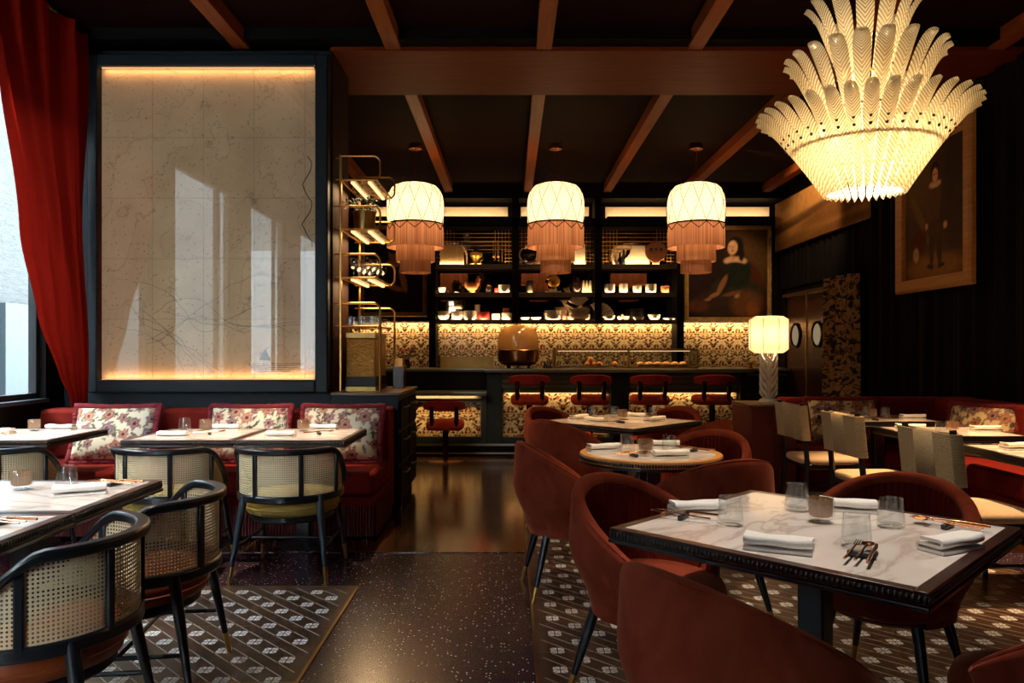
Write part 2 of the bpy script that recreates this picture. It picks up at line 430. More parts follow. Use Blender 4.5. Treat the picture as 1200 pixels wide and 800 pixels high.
    # map paper; an added glow lifts its brightness, nothing lights it from behind
    m, nt = newmat('map_paper'); p, o = principled(nt, H('#b9a88e'), 0.8)
    co = coords(nt)
    n = N(nt, 'ShaderNodeTexNoise'); n.inputs['Scale'].default_value = 1.1; n.inputs['Detail'].default_value = 5; nt.links.new(co, n.inputs['Vector'])
    ml = N(nt, 'ShaderNodeMath', operation='MULTIPLY'); ml.inputs[1].default_value = 9; nt.links.new(n.outputs[0], ml.inputs[0])
    fr = N(nt, 'ShaderNodeMath', operation='FRACT'); nt.links.new(ml.outputs[0], fr.inputs[0])
    line = ramp(nt, fr.outputs[0], [(0.0, (0.62,) * 3), (0.035, (0.66,) * 3), (0.06, (1, 1, 1))])
    v = N(nt, 'ShaderNodeTexVoronoi'); v.inputs['Scale'].default_value = 24; v.inputs['Randomness'].default_value = 0.85; nt.links.new(co, v.inputs['Vector'])
    dots = ramp(nt, v.outputs['Distance'], [(0.0, (0.3,) * 3), (0.13, (0.5,) * 3), (0.19, (1, 1, 1))])
    n2 = N(nt, 'ShaderNodeTexNoise'); n2.inputs['Scale'].default_value = 2.2; n2.inputs['Detail'].default_value = 6; nt.links.new(co, n2.inputs['Vector'])
    base = ramp(nt, n2.outputs[0], [(0.3, H('#bc9c74')), (0.7, H('#d2b48c'))])
    m1 = N(nt, 'ShaderNodeMix', data_type='RGBA', blend_type='MULTIPLY'); m1.inputs['Factor'].default_value = 0.7
    m2 = N(nt, 'ShaderNodeMix', data_type='RGBA', blend_type='MULTIPLY'); m2.inputs['Factor'].default_value = 0.8
    nt.links.new(base, m1.inputs['A']); nt.links.new(line, m1.inputs['B']); nt.links.new(m1.outputs['Result'], m2.inputs['A']); nt.links.new(dots, m2.inputs['B'])
    nt.links.new(m2.outputs['Result'], p.inputs['Base Color']); nt.links.new(m2.outputs['Result'], p.inputs['Emission Color']); p.inputs['Emission Strength'].default_value = LE['map_added_glow']
    M['map_paper'] = m
    M['map_ink'] = plain('map_ink', H('#5a4c3e'), 0.8)
build_materials()
# ================================================================== THE SETTING
CAMZ = 1.32
XL, XR, YB, YF = -3.7, 4.37, 12.4, -3.2         # window wall, right wall, far wall, wall behind the camera
YP = 6.3                                          # wall carrying the framed map
ZC = 3.93                                         # recessed ceiling; beams hang to 3.81
def S1(name, mb, mat, **kw): return struct(mb.build(name, mat, **kw))

S1('floor', MB().box(XL - 0.3, XR + 0.3, YF - 0.2, YB + 0.2, -0.1, 0.0), M['terrazzo'])
# back half of the aisle is boarded
S1('floor_boards', MB().box(-3.0, XR, 4.95, 9.6, 0.0, 0.004), M['floor_wood'])
def inlay(name, x0, x1, y0, y1, edge_x, joints, px0, px1):
    mb = MB()
    mb.box(x0, x1, y0, y1, 0.0, 0.008, 0)
    zt = 0.0085
    for yj in joints: mb.box(x0, x1, yj - 0.004, yj + 0.004, 0.008, zt, 2)
    # brass edge strip
    mb.box(edge_x - 0.006, edge_x + 0.006, y0, y1, 0.0, 0.0092, 2)
    if name == 'floor_left': mb.box(x0, x1, y1 - 0.006, y1 + 0.006, 0.0, 0.0092, 2)
    cxs = [px0 + 0.1015 * i for i in range(int((px1 - px0) / 0.1015) + 1)]
    base = 4.116
    for i, x in enumerate(cxs):
        k0 = int((base - y1) / 0.1) - 1
        for k in range(k0, int((base - y0) / 0.1) + 1):
            y = base - 0.1 * k
            if y > y1 - 0.08 or y < y0 + 0.06: continue
            if (i + k) % 2 == 0:
                a = 0.030
                g = 0.0024
                # mosaic square of eight slips round a small centre stone
                for sx in (-1, 1):
                    for sy in (-1, 1):
                        mb.add([(x + sx * g, y + sy * g, zt), (x + sx * a, y + sy * g, zt), (x + sx * a, y + sy * (a - g * 1.5), zt)],
                               [(0, 1, 2) if sx * sy > 0 else (0, 2, 1)], 1)
                        mb.add([(x + sx * g, y + sy * g, zt), (x + sx * (a - g * 1.5), y + sy * a, zt), (x + sx * g, y + sy * a, zt)],
                               [(0, 1, 2) if sx * sy > 0 else (0, 2, 1)], 1)
            else:
                for off in (-0.021, 0.021):
                    w = 0.0022; L = 0.066
                    c = (x + off, y + off)
                    d = (0.7071, -0.7071); n = (0.7071, 0.7071)
                    q = [(c[0] + d[0] * s * L + n[0] * t * w, c[1] + d[1] * s * L + n[1] * t * w, zt) for s, t in ((-1, -1), (1, -1), (1, 1), (-1, 1))]
                    mb.add(q, [(0, 1, 2, 3)], 3)
    return struct(mb.build(name, [M['inlay_wood'], M['mosaic'], M['brass_dull'], M['inlay_line']]))
inlay('floor_left', -3.6, -0.845, 1.2, 4.218, -0.845, [3.61, 3.0, 2.4], -2.2655, -0.93)
inlay('floor_right', 0.11, 3.0, 0.6, 6.6, 0.11, [3.3, 2.4, 4.55], 0.2055, 2.95)

# ceiling, with the timber beams running from front to back and the dropped band
S1('ceiling', MB().box(XL - 0.3, XR + 0.3, YF - 0.2, YB + 0.3, ZC, ZC + 0.12), M['ceiling'])
for k in range(-2, 4):
    x = 0.279 + 1.25 * k
    S1('trim_%d' % (k + 3), MB().box(x - 0.063, x + 0.063, YF, YB, 3.81, ZC), M['beam_wood'])
S1('trim_7', MB().box(XL, XR, 6.3, 7.39, 3.80, ZC), M['bulkhead_wood'])
S1('trim_8', MB().box(XL, XR, 6.15, 6.3, 3.835, ZC), M['void'])
S1('trim_9', MB().box(-1.49, XR, 12.0, YB, 3.72, ZC), M['dark_wall'])

# window wall on the left: sill wall, lintel, four openings between piers
openings = [(4.58, 6.05), (2.27, 4.04), (-0.10, 1.59), (-2.6, -0.97)]
WS, WT = 0.936, 3.42
w = MB(); w.box(XL - 0.14, XL, YF, YB, 0, WS - 0.03); w.box(XL - 0.14, XL, YF, YB, WT, ZC)
ys = [YF] + [v for o in sorted(openings) for v in o] + [YB]
for a, b in zip(ys[0::2], ys[1::2]): w.box(XL - 0.14, XL, a, b, WS - 0.03, WT)
S1('wall_left', w, M['dark_wall'])
for i, (a, b) in enumerate(openings):
    fr = MB(); t = 0.045
    x0, x1 = XL - 0.11, XL - 0.05
    fr.box(x0, x1, a, a + t, WS, WT); fr.box(x0, x1, b - t, b, WS, WT); fr.box(x0, x1, a, b, WS, WS + t); fr.box(x0, x1, a, b, WT - t, WT)
    if i in (1, 2): fr.box(x0, x1, a + 0.35, a + 0.43, WS, WT)
    f = S1('window_%d' % (i + 1), fr, M['black_wood'])
    sl = MB().box(XL - 0.139, XL + 0.03, a, b, WS - 0.03, WS); sl.build('window_sill', M['slate_leg'], f)
    pg = MB().box(XL - 0.083, XL - 0.077, a + 0.02, b - 0.02, WS + 0.02, WT - 0.02); pg.build('pane', M['pane_glass'], f)

# thick wall with the framed map
w = MB(); w.box(XL, -1.49, YP, 6.94, 0, ZC)
S1('wall_back', w, M['navy_wall'])
S1('trim_10', MB().box(-1.489, -1.478, YP + 0.02, 6.93, 0.97, 3.8), M['brown_wall'])
# kitchen side
S1('wall_kitchen', MB().box(-2.75, -2.6, 6.94, YB, 0, ZC), M['brown_wall'])
S1('wall_far', MB().box(-2.8, XR + 0.2, YB, YB + 0.15, 0, ZC), M['dark_wall'])
S1('wall_right', MB().box(XR, XR + 0.15, YF, YB, 0, ZC), M['dark_wall'])
fopen = [(-3.6, -2.0)]
w = MB(); w.box(XL - 0.3, XR + 0.2, YF - 0.25, YF, 0, 0.6); w.box(XL - 0.3, XR + 0.2, YF - 0.25, YF, 3.42, ZC)
for a, b in ((XL - 0.3, -3.6), (-2.0, XR + 0.2)): w.box(a, b, YF - 0.25, YF, 0.6, 3.42)
S1('wall_front', w, M['brown_wall'])
for i, (a, b) in enumerate(fopen):
    fr = MB(); t = 0.045; y0, y1 = YF - 0.17, YF - 0.1
    fr.box(a, a + t, y0, y1, 0.6, 3.42); fr.box(b - t, b, y0, y1, 0.6, 3.42); fr.box(a, b, y0, y1, 0.6, 0.6 + t); fr.box(a, b, y0, y1, 3.42 - t, 3.42)
    f = S1('window_%d' % (i + 5), fr, M['black_wood'])
    MB().box(a + 0.02, b - 0.02, YF - 0.138, YF - 0.132, 0.62, 3.40).build('pane', M['pane_glass'], f)
S1('baseboard_left', MB().box(XL, -0.9, YP - 0.03, YP, 0, 0.12), M['navy_wall'])

# double service door in the right wall, two leaves with round portholes
d0, d1, dz = 10.25, 11.85, 2.16
dm = (d0 + d1) / 2
fr = MB(); xd = XR - 0.03
fr.box(xd - 0.05, XR, d0 - 0.08, d0, 0, dz + 0.08); fr.box(xd - 0.05, XR, d1, d1 + 0.08, 0, dz + 0.08); fr.box(xd - 0.05, XR, d0 - 0.08, d1 + 0.08, dz, dz + 0.08)
door = struct(fr.build('door_1', M['void']))
for a, b in ((d0 + 0.004, dm - 0.008), (dm + 0.008, d1 - 0.004)):
    lf = MB().box(xd - 0.03, XR - 0.005, a, b, 0.01, dz - 0.005).build('door_leaf', M['door_wood'], door, bevel=0.004)
    c = (a + b) / 2
    R = Matrix.Translation((xd - 0.03, c, 1.54)) @ Matrix.Rotation(-PI / 2, 4, 'Y')
    pr = MB().lathe([(0.15, -0.005), (0.185, -0.005), (0.19, 0.02), (0.165, 0.028), (0.15, 0.01)], 32, M=R, close=True).build('porthole_frame', M['dark_vase'], lf)
    MB().lathe([(0, 0.006), (0.152, 0.006)], 32, M=R).build('porthole_glass', emit('porthole_reflection_glow', (1.0, 0.75, 0.45), 0.22), lf)  # glass glows by itself to imitate a small reflection; no lamp there
MB().box(xd - 0.045, xd - 0.028, dm - 0.01, dm + 0.01, 0.02, dz - 0.01).build('meeting_strip', M['brass'], door)
MB().box(xd - 0.10, xd - 0.03, d0 + 0.02, d1 - 0.02, dz - 0.03, dz + 0.02).build('door_closer', M['steel'], door)

# street side of the windows
S1('street_wall', MB().box(-10.6, -10.2, -90, 30, -1, 8.0), M['stone'])
S1('street_panel', MB().box(-10.2, -9.9, 14.9, 20, -1, 2.25), M['blue_panel'])
S1('pavement', MB().box(-10.2, XL - 0.3, -90, 30, -0.6, -0.4), M['pavement'])
# ================================================================== FURNITURE KINDS
def leg_mesh(top, foot, r0, r1, tip=0.09):
    """tapered round leg; returns (leg, brass tip)"""
    a, b = Vector(top), Vector(foot)
    L = (b - a).length; k = 1 - tip / L
    m = a.lerp(b, k); rm = r0 + (r1 - r0) * k
    return MB().tube([a, a.lerp(b, 0.3), m], [r0, r0 * 0.95, rm], 12), MB().tube([m, b], [rm + 0.001, r1], 12)
def add_leg(root, top, foot, r0, r1, mat, tip=0.09, name='leg'):
    l, t = leg_mesh(top, foot, r0, r1, tip)
    o = l.build(name, mat, root); t.build('brass_tip', M['brass'], o)
    return o

# ---------- velvet barrel chair (faces +Y)
def make_barrel():
    t = thing('barrel_chair', '', 'chair')
    A = 2.16
    def rim(a):
        return 0.53 + 0.29 * max(0.0, cos(PI / 2 * abs(a) / 2.17)) ** 0.9
    def rad(z, out):
        # egg-shaped shell: narrow below, widest at arm height
        k = (z - 0.34) / 0.26
        r = 0.225 + 0.085 * smooth(0, 1, k) if z < 0.60 else 0.31 - 0.012 * (z - 0.60) / 0.22
        return r if out else r - 0.052
    def prof(a):
        zt = rim(a); P = []
        zs = [0.335 + (zt - 0.025 - 0.335) * i / 9 for i in range(10)]
        P += [(rad(z, True), z) for z in zs]
        ro, ri = rad(zt, True), rad(zt, False)
        rc = (ro + ri) / 2; rr = (ro - ri) / 2
        for i in range(1, 6):
            th = PI * i / 6
            P.append((rc + rr * cos(th), zt - 0.025 + 0.028 * sin(th)))
        P += [(rad(z, False) , z) for z in reversed(zs)]
        return P
    def pt(a, r, z):
        return (r * sin(a) * 1.02, -r * cos(a) * 1.0, z)
    def fn(u, w):
        a = -A + 2 * A * u
        P = prof(a); k = w * (len(P) - 1); i = min(int(k), len(P) - 2); f = k - i
        r = P[i][0] * (1 - f) + P[i + 1][0] * f; z = P[i][1] * (1 - f) + P[i + 1][1] * f
        return pt(a, r, z)
    mb = MB(); n = 25; NU = 56
    b = mb.grid(fn, NU, n, flip=True)
    # rounded arm ends
    for ui, s in ((0, -1), (NU - 1, 1)):
        a = s * A
        ring = [mb.v[b + j * NU + ui] for j in range(n)]
        tx = Vector((cos(a), sin(a), 0)) * s
        ctr = Vector((0, 0, 0))
        for p in ring: ctr += Vector(p)
        ctr /= n
        prev = [b + j * NU + ui for j in range(n)]
        for th in (0.5, 1.0, 1.35):
            k = cos(th); off = tx * 0.028 * sin(th)
            vs = []
            for p in ring:
                p = Vector(p); mid = Vector((ctr.x, ctr.y, p.z))
                vs.append(tuple(mid + (p - mid) * k + off))
            nb = mb.add(vs, [])
            for j in range(n - 1):
                q = (prev[j], prev[j + 1], nb + j + 1, nb + j)
                mb.f.append(q if s > 0 else q[::-1]); mb.mi.append(0)
            prev = list(range(nb, nb + n))
        mb.f.append(tuple(prev) if s > 0 else tuple(prev[::-1])); mb.mi.append(0)
    # underside pan
    mb.lathe([(0, 0.325), (0.19, 0.325), (0.228, 0.345), (0.2, 0.37)], 36)
    mb.build('shell', M['rust_velvet'], t, ang=60, fix=True)
    # gathered lining inside the back
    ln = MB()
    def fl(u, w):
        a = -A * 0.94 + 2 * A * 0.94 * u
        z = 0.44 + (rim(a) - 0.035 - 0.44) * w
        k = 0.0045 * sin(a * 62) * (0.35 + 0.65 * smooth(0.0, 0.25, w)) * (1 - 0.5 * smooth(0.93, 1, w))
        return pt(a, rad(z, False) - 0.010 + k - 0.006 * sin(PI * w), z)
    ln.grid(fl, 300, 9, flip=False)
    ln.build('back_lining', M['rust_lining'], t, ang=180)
    # piping where lining meets shell
    pp = []
    for i in range(49):
        a = -A * 0.98 + 2 * A * 0.98 * i / 48
        pp.append(pt(a, rad(rim(a), True) - 0.012, rim(a) - 0.004))
    MB().tube(pp, 0.006, 6).build('piping', M['rust_velvet'], t)
    # domed seat
    st = MB().lathe([(0, 0.36), (0.22, 0.36), (0.243, 0.385), (0.247, 0.43), (0.235, 0.462), (0.19, 0.478), (0.1, 0.485), (0, 0.487)], 44, c=(0, 0.02, 0), sy=1.08)
    st.build('seat', M['rust_velvet'], t, ang=60)
    for sx in (-1, 1):
        add_leg(t, (sx * 0.15, 0.15, 0.34), (sx * 0.215, 0.225, 0), 0.021, 0.010, M['black_wood'])
        add_leg(t, (sx * 0.15, -0.15, 0.34), (sx * 0.215, -0.235, 0), 0.021, 0.010, M['black_wood'])
    return t
barrel = Kind(make_barrel)

# ---------- cane tub chair (faces +Y)
def make_cane(seat_mat):
    t = thing('cane_chair', '', 'chair')
    A = 2.12
    def R(a): return 0.295
    def pos(a, dr=0):
        r = R(a) + dr
        return r * sin(a) * 1.0, -r * cos(a) * 0.98
    ztop = lambda a: 0.745 - 0.235 * smooth(1.05, A, abs(a))
    zlow = lambda a: 0.475
    def rail(zf, w, h, n=41, dr=0.0, lim=A):
        P = []
        for i in range(n):
            a = -lim + 2 * lim * i / (n - 1)
            x, y = pos(a, dr); P.append((x, y, zf(a)))
        return MB().ribbon(P, w, h)
    # wide flat top rail, thinner hoop below
    rail(ztop, 0.046, 0.034, dr=0.006).build('top_rail', M['black_wood'], t, bevel=0.008)
    rail(zlow, 0.034, 0.042, dr=-0.004).build('lower_rail', M['black_wood'], t, bevel=0.007)
    for a in (-1.28, -0.45, 0.45, 1.28):
        x0, y0 = pos(a, 0.0)
        mb = MB()
        mb.ribbon([(x0 * 0.985, y0 * 0.985, zlow(a)), (x0 * 0.985 + 1e-5, y0 * 0.985, zlow(a))], 0.001, 0.001)
        mb = MB(); c, s = cos(a), sin(a)
        Mx = Matrix.Translation((x0, y0, 0)) @ Matrix.Rotation(a, 4, 'Z')
        mb.box(-0.0125, 0.0125, -0.013, 0.011, zlow(a), ztop(a), 0, Mx)
        mb.build('back_slat', M['black_wood'], t, bevel=0.004)
    # cane web, slightly bulging, with real weave coordinates
    mb = MB()
    def fc(u, w):
        a = -A + 2 * A * u
        x, y = pos(a, 0.0 + 0.0)
        z0, z1 = zlow(a) + 0.015, ztop(a) - 0.012
        return (x, y, z0 + max(0.001, z1 - z0) * w)
    mb.grid(fc, 60, 8, uv=lambda u, w: ((-A + 2 * A * u) * 0.295 + 2.0, fc(u, w)[2] + 2.0))
    mb.build('cane_back', M['cane'], t, ang=180)
    # cushion and frame
    st = MB().lathe([(0, 0.36), (0.235, 0.36), (0.262, 0.372), (0.272, 0.405), (0.268, 0.445), (0.25, 0.468), (0.18, 0.478), (0, 0.482)], 44, c=(0, 0.035, 0), sy=1.05)
    cu = st.build('seat_cushion', seat_mat, t, ang=60)
    P = [(0.272 * sin(2 * PI * i / 48), 0.035 + 0.286 * cos(2 * PI * i / 48), 0.405) for i in range(48)]
    MB().tube(P, 0.005, 6, closed=True).build('piping', seat_mat, cu)
    MB().lathe([(0.0, 0.325), (0.235, 0.325), (0.245, 0.335), (0.245, 0.36), (0, 0.36)], 40, c=(0, 0.03, 0), sy=1.03).build('seat_frame', M['black_wood'], t)
    for sx in (-1, 1):
        # back legs rise to the lower hoop
        add_leg(t, (sx * 0.215, -0.19, 0.485), (sx * 0.275, -0.275, 0), 0.022, 0.010, M['slate_leg'] if seat_mat == M['yellow_velvet'] else M['black_wood'], 0.10)
        add_leg(t, (sx * 0.225, 0.19, 0.46), (sx * 0.265, 0.285, 0), 0.021, 0.010, M['black_wood'], 0.10)
    MB().tube([(-0.245, -0.225, 0.2), (-0.245, 0.235, 0.2)], 0.009, 8).build('stretcher', M['black_wood'], t)
    MB().tube([(0.245, -0.225, 0.2), (0.245, 0.235, 0.2)], 0.009, 8).build('stretcher', M['black_wood'], t)
    MB().tube([(-0.245, 0.0, 0.2), (0.245, 0.0, 0.2)], 0.009, 8).build('stretcher', M['black_wood'], t)
    return t
cane_yellow = Kind(lambda: make_cane(M['yellow_velvet']))
cane_tan = Kind(lambda: make_cane(M['tan_leather']))

# ---------- rope-back dining chair (faces +Y)
def make_rope():
    t = thing('rope_chair', '', 'chair')
    def lean(z): return -0.21 - 0.10 * (z - 0.46)
    for sx in (-1, 1):
        o = MB(); x = sx * 0.225
        pts = [(x, -0.235, 0), (x, -0.215, 0.3), (x, lean(0.46), 0.46), (x, lean(0.905), 0.905)]
        o.ribbon([(p[0], p[1], p[2]) for p in []] or [(x, -0.2, 0), (x, -0.2001, 0.001)], 0.001, 0.001)
        o = MB(); o.tube(pts, [0.017, 0.02, 0.021, 0.018], 8)
        o.build('back_post', M['black_wood'], t)
        q = MB(); q.tube([(sx * 0.215, 0.2, 0.43), (sx * 0.22, 0.215, 0)], [0.02, 0.014], 8); q.build('leg', M['black_wood'], t)
    fr = MB()
    fr.box(-0.225, 0.225, -0.215, 0.22, 0.385, 0.425)
    fr.build('seat_frame', M['black_wood'], t, bevel=0.006)
    st = MB()
    def fs(u, w):
        a = 2 * PI * u
        ex = 0.35
        c, s = cos(a), sin(a)
        px = 0.235 * math.copysign(abs(c) ** ex, c); py = 0.23 * math.copysign(abs(s) ** ex, s)
        prof = [(0.0, 0.42), (0.96, 0.42), (1.0, 0.435), (1.0, 0.455), (0.96, 0.47), (0.6, 0.482), (0.0, 0.486)]
        k = w * 6; i = min(int(k), 5); f = k - i
        r = prof[i][0] * (1 - f) + prof[i + 1][0] * f; z = prof[i][1] * (1 - f) + prof[i + 1][1] * f
        return (px * r, 0.005 + py * r, z)
    st.grid(fs, 40, 7, cu=True)
    st.build('seat', M['beige'], t, ang=50)
    # woven back: rope wound round the frame, horizontal at the sides, upright in the middle
    for name, x0, x1, mode in (('woven_panel', -0.25, -0.09, 'h'), ('woven_panel', -0.09, 0.09, 'v'), ('woven_panel', 0.09, 0.25, 'h')):
        mb = MB(); z0, z1 = 0.615, 0.885; r = 0.0052
        if mode == 'h':
            n = 28
            for i in range(n):
                z = z0 + 0.003 + 0.00975 * i
                y = lean(z)
                d = 0.030
                for dy in (-d, d):
                    mb.tube([(x0, y + dy, z), (x1, y + dy, z)], r, 6)
                xo = x0 if x0 < -0.1 else x1
                mb.tube([(xo, y - d, z), (xo + math.copysign(0.006, xo), y, z), (xo, y + d, z)], r, 6)
        else:
            n = int((x1 - x0) / 0.0098)
            for i in range(n + 1):
                x = x0 + 0.0015 + 0.0098 * i
                d = 0.0308
                mb.tube([(x, lean(z0) - d, z0 + 0.004), (x, lean(z1) - d, z1 - 0.006), (x, lean(z1), z1 + 0.001), (x, lean(z1) + d, z1 - 0.006), (x, lean(z0) + d, z0 + 0.004), (x, lean(z0), z0)], r, 6, closed=True)
        mb.box(x0, x1, lean(0.75) - 0.02, lean(0.75) + 0.02, 0.635, 0.87)
        mb.build(name, M['rope'], t, ang=60)
    MB().tube([(-0.215, 0.0, 0.2), (0.215, 0.0, 0.2)], 0.011, 8).build('stretcher', M['black_wood'], t)
    for sx in (-1, 1): MB().tube([(sx * 0.222, -0.22, 0.2), (sx * 0.217, 0.208, 0.2)], 0.011, 8).build('stretcher', M['black_wood'], t)
    return t
rope_chair = Kind(make_rope)

# ---------- marble tables
def table_square(w, d, pedestals=1, edge='table_edge', bead=True, h=0.75):
    t = thing('dining_table', '', 'table')
    b = 0.035
    MB().box(-w / 2 + b, w / 2 - b, -d / 2 + b, d / 2 - b, h - 0.02, h).build('marble_top', M['marble'], t)
    fr = MB(); z0, z1 = h - 0.034, h + 0.0005
    fr.box(-w / 2, w / 2, -d / 2, -d / 2 + b, z0, z1); fr.box(-w / 2, w / 2, d / 2 - b, d / 2, z0, z1)
    fr.box(-w / 2, -w / 2 + b, -d / 2 + b, d / 2 - b, z0, z1); fr.box(w / 2 - b, w / 2, -d / 2 + b, d / 2 - b, z0, z1)
    fo = fr.build('edge_frame', M[edge], t, bevel=0.002)
    ap = MB(); e = 0.004
    ap.box(-w / 2 - e, w / 2 + e, -d / 2 - e, d / 2 + e, h - 0.047, h - 0.034)
    ap.box(-w / 2 - e, w / 2 + e, -d / 2 - e, d / 2 + e, h - 0.0075, h - 0.0035) if False else None
    ap.build('edge_moulding', M['black_wood'], t, bevel=0.003)
    if bead:
        bd = MB(); st = 0.0135
        for (ax, L, o) in (('x', w, -d / 2), ('x', w, d / 2), ('y', d, -w / 2), ('y', d, w / 2)):
            n = int(L / st)
            for i in range(n):
                p = -L / 2 + (i + 0.5) * L / n
                c = (p, o, h - 0.019) if ax == 'x' else (o, p, h - 0.019)
                rr = (0.0062, 0.006, 0.0105) if ax == 'x' else (0.006, 0.0062, 0.0105)
                bd.ball(c, rr, 6, 4)
        bd.build('bead_carving', M['black_wood'], fo, ang=180)
    MB().cbox((0, 0, (h - 0.04) / 2 + 0.01), (0.085, 0.085, h - 0.08)).build('pedestal', M['black_wood'], t, bevel=0.008)
    br = 0.25 if w > 0.8 else 0.19
    MB().lathe([(0, 0.0), (br, 0.0), (br, 0.012), (br - 0.04, 0.02), (0.06, 0.035), (0, 0.036)], 40).build('base_plate', M['black_wood'], t)
    MB().cbox((0, 0, h - 0.05), (w * 0.6, 0.05, 0.02)).cbox((0, 0, h - 0.0505), (0.05, d * 0.6, 0.018)).build('top_bracket', M['black_wood'], t)
    return t
def table_round(R=0.39, h=0.75):
    t = thing('round_table', '', 'table')
    MB().lathe([(0, h - 0.02), (R - 0.04, h - 0.02), (R - 0.04, h), (0, h)], 64).build('marble_top', M['marble'], t)
    fo = MB().lathe([(R - 0.04, h - 0.034), (R, h - 0.034), (R, h - 0.004), (R - 0.003, h + 0.0005), (R - 0.04, h + 0.0005)], 72, close=True).build('edge_frame', M['oak_frame'], t)
    MB().lathe([(0, h - 0.05), (R - 0.01, h - 0.05), (R + 0.003, h - 0.045), (R + 0.003, h - 0.034), (0, h - 0.034)], 64).build('edge_moulding', M['black_wood'], t)
    bd = MB(); n = int(2 * PI * R / 0.0145)
    for i in range(n):
        a = 2 * PI * i / n
        bd.ball((R * cos(a), R * sin(a), h - 0.019), (0.0065, 0.0065, 0.011), 6, 4)
    bd.build('bead_carving', M['black_wood'], fo, ang=180)
    MB().cbox((0, 0, h / 2), (0.09, 0.09, h - 0.09)).build('pedestal', M['black_wood'], t, bevel=0.008)
    MB().lathe([(0, 0.0), (0.24, 0.0), (0.24, 0.012), (0.2, 0.02), (0.06, 0.035), (0, 0.036)], 40).build('base_plate', M['black_wood'], t)
    return t

# ---------- bar stool with a curved back (faces +Y)
def make_stool(seat_h):
    t = thing('bar_stool', '', 'stool')
    s = seat_h
    MB().lathe([(0, 0), (0.225, 0), (0.225, 0.01), (0.2, 0.018), (0.05, 0.028), (0, 0.03)], 44).build('base_disc', M['bronze'], t)
    MB().lathe([(0.036, 0.02), (0.036, s - 0.12), (0.06, s - 0.10), (0, s - 0.095)], 20).build('column', M['dark_vase'], t)
    if seat_h > 0.6:
        P = [(0.16 * sin(2 * PI * i / 32), 0.05 + 0.16 * cos(2 * PI * i / 32), 0.30) for i in range(32)]
        f = MB().tube(P, 0.011, 8, closed=True); f.tube([(0, 0.03, 0.3), (0, 0.2, 0.3)], 0.01, 8)
        f.build('foot_ring', M['bronze'], t)
    # soft square seat
    def fs(u, w):
        a = 2 * PI * u; c, q = cos(a), sin(a); ex = 0.42
        px = 0.22 * math.copysign(abs(c) ** ex, c); py = 0.20 * math.copysign(abs(q) ** ex, q)
        prof = [(0.0, -0.11), (0.9, -0.11), (1.0, -0.085), (1.02, -0.05), (0.98, -0.015), (0.85, 0.0), (0.0, 0.008)]
        k = w * 6; i = min(int(k), 5); f = k - i
        r = prof[i][0] * (1 - f) + prof[i + 1][0] * f; z = prof[i][1] * (1 - f) + prof[i + 1][1] * f
        return (px * r, py * r, s + z)
    mb = MB(); mb.grid(fs, 40, 7, cu=True); mb.build('seat', M['stool_velvet'], t, ang=50)
    for sx in (-1, 1):
        MB().tube([(sx * 0.14, -0.17, s - 0.06), (sx * 0.145, -0.205, s + 0.06), (sx * 0.145, -0.215, s + 0.17)], 0.027, 10).build('back_post', M['dark_vase'], t)
    # curved headrest, wider below than above, wrapping forward at the ends
    P = []; hh = []; ww = []
    for i in range(17):
        a = -1.0 + 2.0 * i / 16
        x = 0.235 * a; y = -0.235 + 0.13 * a * a
        P.append((x, y, s + 0.185 - 0.014 * abs(a) ** 3)); hh.append(0.125 - 0.055 * abs(a) ** 4); ww.append(0.036)
    mb = MB().ribbon(P, ww, hh); mb.build('backrest', M['red_velvet'], t, bevel=0.012, ang=50)
    return t
stool_high = Kind(lambda: make_stool(0.79))
stool_low = Kind(lambda: make_stool(0.49))

# ---------- flowered cushion with a thick fringe (stands on its long edge, front faces -Y)
def floral_fn(seed, base):
    rnd = random.Random(seed)
    fl = []
    pal = [H('#6b2030'), H('#6c3048'), H('#8a2f24'), H('#5b3050'), H('#93503f'), H('#7a2820')]
    for k in range(22):
        for _ in range(60):
            p = (rnd.uniform(0, 1.45), rnd.uniform(0, 1))
            if all((p[0] - q[0]) ** 2 + (p[1] - q[1]) ** 2 > 0.20 ** 2 for q, *_ in fl): break
        else: continue
        fl.append((p, rnd.uniform(0.10, 0.165), rnd.choice(pal), rnd.uniform(0, 6.3), rnd.choice((5, 6, 7))))
    lv = []
    for k in range(75):
        lv.append(((rnd.uniform(0, 1.45), rnd.uniform(0, 1)), rnd.uniform(0.045, 0.09), rnd.uniform(0, PI), rnd.choice([H('#3d4a2a'), H('#232c22'), H('#55603a'), H('#3a2a30')])))
    def fn(u, w):
        x, y = u * 1.45, w
        c = base
        for (p, s, an, col) in lv:
            dx, dy = x - p[0], y - p[1]
            a = dx * cos(an) + dy * sin(an); b = -dx * sin(an) + dy * cos(an)
            q = (a / s) ** 2 + (b / (s * 0.33)) ** 2
            if q < 1: c = mix(c, col, 0.9)
        for (p, r, col, ph, n) in fl:
            dx, dy = x - p[0], y - p[1]; d = math.hypot(dx, dy)
            if d > r * 1.15: continue
            th = math.atan2(dy, dx)
            rr = r * (0.82 + 0.18 * cos(n * th + ph))
            if d < rr:
                k = d / rr
                c = mix(col, mix(col, base, 0.38), 0.5 + 0.5 * sin(k * 15 + 1.6 * cos(n * th + ph)))
                if k < 0.2: c = H('#2c1418')
        return c
    return fn
